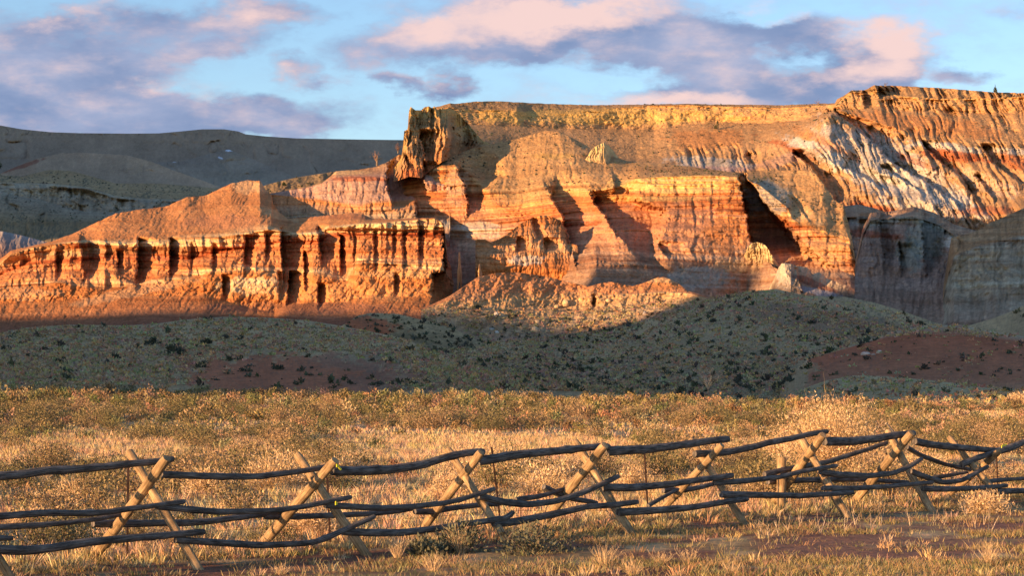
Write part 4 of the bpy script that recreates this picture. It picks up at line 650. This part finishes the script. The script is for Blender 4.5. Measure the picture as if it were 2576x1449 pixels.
def rail(pts,o0,o1,thick):     # pts in picture units, offsets from the fence's mid plane, thickness in picture units
    global sd; sd+=1; o=np.linspace(o0,o1,len(pts)); W_=[on_plane(p[0],p[1],q) for p,q in zip(pts,o)]; r0=thick/2/F*np.mean([w[1] for w in W_])
    return tube('rail',W_,[r0*1.14,r0,r0*.84],M_RAIL,fence,sd,uvo=sd*.37)
a_=lambda k,*p:[k(*q) for q in p]
rail(a_(k1,(-150,540),(0,532),(200,518),(450,480),(700,470),(1000,440),(1250,410),(1450,395),(1595,372)),0,.12,20)
rail(a_(k1,(1490,515),(1700,525),(2000,535),(2300,540))+a_(k2,(250,525),(450,500),(620,480),(860,432)),.1,.05,16.5)
rail(a_(k2,(850,480),(1100,485),(1400,475),(1700,420),(1950,345),(2150,310),(2250,305)),.1,.1,22)
rail(a_(k3,(0,392),(300,345),(600,310),(900,280),(1150,255),(1200,262)),.1,.1,21)
rail(a_(k3,(1190,300),(1500,290),(1900,240),(2150,205),(2300,190)),.1,.15,21)
rail(a_(k3,(1990,325),(2150,325),(2280,315))+a_(k4,(0,362),(100,330),(300,295),(500,250),(610,235)),.0,.1,16)
rail(a_(k4,(585,320),(750,322),(1000,300),(1200,265),(1340,250)),.05,.1,20)
rail(a_(k4,(1345,318),(1500,350),(1750,375),(2060,395)),.05,.1,16.5)
rail(a_(k4,(2050,400),(2150,370),(2264,325),(2450,270)),.1,.1,16)
rail(a_(k1,(-150,905),(0,905),(200,885),(450,868),(700,875),(1000,862),(1200,830),(1450,800),(1700,765)),.62,.62,16)
rail(a_(k1,(1440,810),(1700,835),(2000,860),(2300,855))+a_(k2,(300,850),(400,840),(600,810),(800,770),(1030,725)),.6,.65,15)
rail(a_(k2,(790,798),(1000,812),(1300,828),(1600,812),(1900,780),(2100,730),(2350,648)),.62,.66,14.5)
rail(a_(k3,(0,715),(200,765),(450,795),(700,765),(950,690),(1150,600),(1285,532)),.6,.66,16)
rail(a_(k3,(1140,635),(1400,640),(1700,612),(2000,570),(2340,525)),.6,.66,17)
rail(a_(k3,(2170,595),(2479,575))+a_(k4,(80,635),(200,620),(400,570),(690,522)),.6,.66,13)
rail(a_(k4,(550,575),(700,600),(950,610),(1150,590),(1280,540),(1405,465)),.6,.66,14)
rail(a_(k4,(1310,570),(1450,625),(1600,667),(1750,645),(1960,530)),.6,.6,12.5)
rail(a_(k4,(1740,512),(1900,450),(2050,400)),.2,.2,15)
rail(a_(k4,(1280,370),(1400,440),(1600,510),(1830,560)),-.5,-.5,11)
rail(a_(k4,(80,595),(300,550),(600,495),(900,400),(1110,330)),-.55,-.45,13)
rail(a_(k4,(110,660),(320,650),(600,640),(900,640),(1290,665)),-.8,-.8,13)
rail(a_(k4,(1490,625),(1790,578)),-.5,-.4,9)
rail(a_(k4,(1940,660),(2100,640),(2264,630),(2450,618)),.6,.6,10)
rail(a_(k1,(-150,1012),(0,1002),(300,988),(600,965),(900,925),(1140,880)),-.5,-.4,14)
rail(a_(k1,(855,970),(1100,970),(1500,965),(1750,962),(2000,938),(2300,900))+a_(k2,(300,875),(500,820)),-.62,-.62,17)
rail(a_(k2,(235,905),(420,905),(930,892),(1200,880),(1500,850),(1850,770)),-.62,-.62,14)
rail(a_(k2,(1615,858),(1780,860),(1950,825),(2170,800),(2400,790)),-.55,-.55,14)
rail(a_(k3,(600,630),(760,710),(900,745),(1090,778)),-.5,-.5,14)
rail(a_(k3,(340,748),(560,718),(830,640)),-.35,-.5,12)
rail(a_(k3,(1700,665),(1840,665),(2000,642),(2180,600)),-.5,-.5,13)
rail(a_(k3,(1560,805),(1700,725),(1840,650)),.3,.1,10)
rail(a_(k1,(-150,1200),(0,1207),(250,1220),(500,1190),(800,1140),(1100,1110),(1500,1080),(1880,1045)),.98,.98,21)
rail(a_(k1,(-200,1100),(115,1105)),.8,.8,15)
rail(a_(k1,(1615,1120),(1900,1140),(2200,1155))+a_(k2,(100,1165),(300,1165),(600,1150),(720,1135),(900,1060),(1050,990),(1245,905)),.95,1.0,16)
rail(a_(k2,(950,1042),(1200,1055),(1500,1050),(1800,1020),(2100,970),(2479,920))+a_(k3,(320,862),),.95,.98,17)
rail(a_(k3,(135,968),(300,960),(500,920),(800,858),(1000,810),(1250,798),(1465,770)),.95,.98,17)
rail(a_(k3,(1285,865),(1500,855),(1900,828),(2200,780),(2475,742)),.95,.98,17)
rail(a_(k3,(2235,700),(2479,703))+a_(k4,(100,772),(400,777),(825,748)),.92,.98,15)
rail(a_(k4,(570,715),(800,715),(1100,700),(1400,672),(1495,665)),.9,.95,12)
rail(a_(k4,(1410,715),(1600,722),(1900,712),(2120,690)),.9,.95,13)
rail(a_(k4,(1965,742),(2264,735),(2450,728)),.9,.95,14)
def leg(k,b,t,o0,o1,thick,sq=0,split=False,ext=.12):
    global sd; sd+=1; B=on_plane(*k(*b),o0); T_=on_plane(*k(*t),o1); B[2]=B[2]; d=(B-T_)/np.linalg.norm(B-T_); B2=B+d*ext; r0=thick/2/F*(B[1]+T_[1])/2
    return tube('leg',[B2,(B2+T_)/2,T_],[r0*1.05,r0,r0*.93],M_LEG,fence,sd,wob=.02,knots=2,uvo=sd*.31,square=sq,split=split)
# far-footed round logs, then near-footed legs
leg(k1,(890,1250),(1535,365),-.95,.42,27); leg(k1,(1835,1400),(1190,305),1.0,-.42,24,split=True)
leg(k2,(240,1130),(885,385),-.95,.42,26); leg(k2,(1200,1310),(530,330),1.0,-.42,23)
leg(k2,(1640,1080),(2230,310),-.95,.42,23); leg(k2,(2390,1020),(1925,285),1.0,-.42,20)
leg(k3,(620,920),(1165,245),-.95,.42,25); leg(k3,(1400,1055),(890,215),1.0,-.42,23)
leg(k3,(1640,890),(2245,245),-.95,.42,19); leg(k3,(2470,1005),(1955,190),1.0,-.42,18)
leg(k4,(190,790),(575,262),-.95,.42,22); leg(k4,(780,965),(355,235),1.0,-.42,21)
leg(k4,(860,800),(1320,245),-.95,.42,21); leg(k4,(1500,935),(1115,230),1.0,-.42,19)
leg(k4,(1640,760),(2060,400),-.95,.42,17); leg(k4,(2060,800),(1635,285),1.0,-.42,17)
leg(k1,(130,1540),(-500,480),1.0,-.42,25,split=True)
sd+=1; st=tube('brace_stick',[on_plane(*k4(1108,165),-.45),on_plane(*k4(1172,245),-.3),on_plane(*k4(1200,330),-.2)],[.016,.02,.02],M_RAIL,fence,sd)
# the fence runs on beyond both edges of the picture
E_=np.array([.718,.696,0]); kids=list(fence.children); legs_=[o for o in kids if o.name.startswith('leg')]; rails_=[o for o in kids if o.name.startswith('rail')]
def more(o,d):
    c=o.copy(); C.objects.link(c); c.parent=fence; c.location=Vector(tuple(E_*d))
for d in (3.0,5.6,8.2):
    for o in legs_[14:16]: more(o,d)
for d in (2.55,5.1,7.65):
    for o in (rails_[8],rails_[22],rails_[40] if len(rails_)>40 else rails_[-1]): more(o,d)
for d in (-3.35,-6.0):
    for o in legs_[0:2]: more(o,d-1.9)
    for o in (rails_[0],rails_[9],rails_[31]): more(o,d)
# wooden post between the crossings
sd+=1; p0=on_plane(*k4(222,905),-.6); p1=on_plane(*k4(226,452),-.6); o=tube('wooden_post',[p0-np.array([0,0,.15]),(p0+p1)/2,p1],[.085,.085,.083],M_LEG,None,sd,wob=.01,knots=1); tag(o,'short upright tan wooden post left of the sixth fence crossing','post')
# wire fence on steel posts behind the logs
wf=bpy.data.objects.new('wire_fence',None); C.objects.link(wf); tag(wf,'rusty barbed wire strands on thin steel posts behind the log fence','wire fence')
posts=[(k1(1182,378),k1(1172,1262)),(k2(812,545),k2(838,1080)),(k2(2325,265),k2(2420,1010)),(k3(1530,330),k3(1572,975)),(k4(1110,412),k4(1152,860)),(k4(2035,435),k4(2048,760))]
ends=[]
def steel_post(a,b):
    B1=np.array(a);T1=np.array(b); d=T1-B1; L_=np.linalg.norm(d); w=.032; t=.006
    sec=[(-w/2,0),(w/2,0),(w/2,t),(t/2,t),(t/2,w),(-t/2,w),(-t/2,t),(-w/2,t)]; ux=np.array([.9,.43,0]); uy=np.array([-.43,.9,0])
    V=[B1+ux*p+uy*q for p,q in sec]+[T1+ux*p+uy*q for p,q in sec]; n=8; fc=[(i,(i+1)%n,n+(i+1)%n,n+i) for i in range(n)]+[tuple(range(n))[::-1],tuple(range(n,2*n))]
    me=bpy.data.meshes.new('steel_post'); me.from_pydata([tuple(v) for v in V],[],fc); me.uv_layers.new(); me.materials.append(M_STEEL); me.update(); o=bpy.data.objects.new('steel_post',me); C.objects.link(o); o.parent=wf
for a,b in posts:
    T1=on_plane(*a,-1.0); B1=on_plane(*b,-1.0); steel_post(B1-np.array([0,0,.1]),T1); ends.append((B1,T1))
e0=ends[0]; dd=(ends[1][0]-ends[0][0]); first=(e0[0]-dd*1.1,e0[1]-dd*1.1); dl=(ends[-1][0]-ends[-2][0]); last=(ends[-1][0]+dl,ends[-1][1]+dl)
allp=[first]+ends+[last]
for fr in (.68,.45,.22):
    pts=[]
    for (b0,t0),(b1,t1) in zip(allp[:-1],allp[1:]):
        A0=b0+(t0-b0)*fr; A1=b1+(t1-b1)*fr
        for s_ in np.linspace(0,1,14,endpoint=False):
            q=A0*(1-s_)+A1*s_; q=q-np.array([0,0,.10*s_*(1-s_)]); pts.append(q)
    P=np.array(pts); V=[];fc=[]; r_=.0022; seg=4
    for p in P:
        for q in range(seg): V.append(p+np.array([0,math.cos(q*math.pi/2)*r_,math.sin(q*math.pi/2)*r_]))
    for i in range(len(P)-1):
        for q in range(seg): fc.append((i*seg+q,i*seg+(q+1)%seg,(i+1)*seg+(q+1)%seg,(i+1)*seg+q))
    for i in range(len(P)-1):          # barbs
        for s_ in (.25,.75):
            c_=P[i]*(1-s_)+P[i+1]*s_; k=len(V); V+= [c_+np.array([0,0,.014]),c_+np.array([.014,0,-.014]),c_+np.array([-.002,.012,-.002])]; fc.append((k,k+1,k+2))
    me=bpy.data.meshes.new('barbed_wire'); me.from_pydata([tuple(v) for v in V],[],fc); me.uv_layers.new(); me.materials.append(M_WIRE); me.update(); o=bpy.data.objects.new('barbed_wire',me); C.objects.link(o); o.parent=wf
def ribbon(k,a,b,off,lb):
    p=on_plane(*k(*a),off); q=on_plane(*k(*b),off); u=np.array([0,0,.022]); n=np.array([.004,-.004,0]); V=[];fc=[]
    for i,s_ in enumerate(np.linspace(0,1,6)):
        c_=p*(1-s_)+q*s_+np.array([0,0,.012*math.sin(s_*6)]); w=u*(1-.4*s_)
        V+=[c_-w+n,c_+w+n,c_+w-n,c_-w-n]
        if i: j=4*i; fc+=[(j-4+e,j-4+(e+1)%4,j+(e+1)%4,j+e) for e in range(4)]
    fc+=[(3,2,1,0),(len(V)-4,len(V)-3,len(V)-2,len(V)-1)]; me=bpy.data.meshes.new('yellow_ribbon'); me.from_pydata([tuple(v) for v in V],[],fc); me.materials.append(M_YEL); me.update(); o=bpy.data.objects.new('yellow_ribbon',me); C.objects.link(o); tag(o,lb,'ribbon')
ribbon(k2,(895,435),(940,465),.5,'yellow ribbon tied at the top of the second fence crossing'); ribbon(k4,(2075,365),(2118,340),.5,'yellow ribbon at the top of the rightmost fence crossing'); ribbon(k2,(885,785),(903,780),.75,'tiny yellow tag on the middle rail at the second crossing')
# ------------------------------------------------------------------ boulders and trees
def boulder(px,py,Y,w,h,lb,seed,col=(.60,.48,.33),grp=None):
    n=14; u=np.linspace(0,np.pi,n); v=np.linspace(0,2*np.pi,20,endpoint=False); U,Vv=np.meshgrid(u,v,indexing='ij')
    d=np.stack([np.sin(U)*np.cos(Vv),np.sin(U)*np.sin(Vv),np.cos(U)],-1); rr=1+.5*fbm(d[...,0]*1.7+seed,d[...,1]*1.7+d[...,2]*2.1,3,3)+.25*(np.abs(d).max(-1)-.8)*-1
    sc=np.array([w/2,w/2.4,h/2])/F*Y; P=(d*rr[...,None]*sc).reshape(-1,3); idx=np.arange(n*20).reshape(n,20); nx=np.roll(idx,-1,1); Fc=np.stack([idx[:-1],nx[:-1],nx[1:],idx[1:]],-1).reshape(-1,4)
    o=raw_mesh('boulder',P,Fc,M_ROCK,np.tile(col,(len(P),1)),smooth=False); o.location=at(px,py,Y); tag(o,lb,'boulder',grp)
def surf(label,px,py):
    PX,X,Y_,Z_=SHEETS[label]; q=(CX+X/Y_*F-px)**2+(HY-(Z_-EYE)/Y_*F-py)**2; return float(Y_.ravel()[q.argmin()])
LR='low orange ridge with a cream ledge at the foot of the central hill'; RM='red earth mound with a pale grassy crown at the right'
for i,(nm,px,py,w,h,lb,c) in enumerate([(LR,1346,831,20,18,'largest tan boulder on the lit slope below the low ridge',(.6,.45,.28)),(LR,1352,811,14,12,'pointed tan boulder just above the largest one',(.6,.45,.28)),(LR,1248,793,12,16,'pale boulder in the gully at the left of the lit slope',(.6,.52,.42)),(LR,1250,836,11,7,'white stone at the bottom of the gully',(.7,.66,.6)),(LR,1237,829,15,9,'grey stone pile left of the white stone in the gully',(.45,.4,.34)),
   (LR,1330,838,10,8,'small stone left of the largest tan boulder',(.6,.45,.28)),(LR,1621,790,10,14,'pale boulder alone high on the right of the lit slope',(.55,.45,.36)),(RM,2178,892,25,14,'left of the two pale boulders on the red mound',(.62,.5,.42)),(RM,2212,888,15,16,'right upright one of the two pale boulders on the red mound',(.62,.5,.42)),(RM,2197,893,12,8,'small stone between the two pale boulders on the red mound',(.55,.4,.33)),
   (LR,1423,763,18,20,'broken block fallen from the cream ledge',(.62,.42,.23)),(LR,1400,772,12,10,'small block left of the broken block under the cream ledge',(.62,.42,.23)),(LR,1530,757,16,12,'tan block under the right part of the cream ledge',(.62,.42,.23))]):
    boulder(px,py,surf(nm,px,py)-.4,w,h,lb,i,c,'boulders on the slopes')
MS='broad flat-topped mesa with a golden caprock cliff and striped badland slopes'
def bare_tree(px,pb,Y,h,spread,lb,seed,n=7,col=(.30,.2,.13),w=.05,name='bare_tree',sub=2):
    H=h/F*Y; p=at(px,pb,Y); root=bpy.data.objects.new(name,None); C.objects.link(root); root.location=p; tag(root,lb,'tree')
    tube('trunk',[np.zeros(3)-np.array([0,0,.3]),np.array([.02*H,0,H*.25]),np.array([0,.02*H,H*.55])],[w*2.2,w*1.6,w],M_TWIG0,root,seed,segs=8,knots=0)
    v,f,c=stems(n,H*.8,spread,w*.6,col,seed,.3,sub,.02,4); v[:,2]=v[:,2]*(H*.85/v[:,2].max())+H*.14; raw_mesh('crown',v,f,M_TWIG,c,smooth=False,parent=root)
M_TWIG0=wood('grey_bark',(.3,.24,.18),(.15,.11,.08),5)
bare_tree(1781,988,205,66,.42,'pale bare willow standing in the shaded valley right of centre',5,34,(.50,.44,.34),.028,sub=2)
bare_tree(948,416,1004,42,.3,'dead tree on the bench edge left of the spires',6,8,(.35,.2,.12),.22); bare_tree(1001,384,1012,26,.6,'bushy bare tree against the left side of the spires',7,18,(.28,.15,.09),.14)
bare_tree(2058,264,1290,18,.8,'bare tree on the mesa rim left of the right-hand caprock',8,8,(.3,.2,.13),.16); bare_tree(2226,216,1275,12,1.3,'low bare bush on the skyline of the right-hand caprock',9,9,(.22,.16,.11),.13)
def juniper(px,pb,Y,h,w,lb,seed):
    p=at(px,pb,Y); root=bpy.data.objects.new('juniper_tree',None); C.objects.link(root); root.location=p; tag(root,lb,'tree'); H=h/F*Y; Wd=w/F*Y/2
    tube('trunk',[np.array([0,0,-.3]),np.array([0,0,H*.2]),np.array([0,0,H*.5])],[.2,.15,.1],M_TWIG0,root,seed,segs=6,knots=0)
    v,f,c=leaf_cloud(260,Wd,H*.95,.45,[(.05,.06,.03),(.08,.085,.04)],seed,0); v[:,:2]*=np.interp(v[:,2:3],[0,H*1.1],[1.2,.35]); raw_mesh('crown',v,f,M_LEAF,c,smooth=False,parent=root)
juniper(2504,234,1245,17,10,'lone conical juniper on the skyline at the right',3); juniper(714,472,1112,13,15,'round dark juniper on the slope behind the red butte peak',4)
juniper(746,456,1130,9,8,'small dark juniper right of the round one behind the butte',5); juniper(1806,322,1285,18,20,'dark round bush under the mesa caprock cliff',6)
juniper(-2,424,1560,20,14,'dark juniper cut by the left edge of the picture',8)
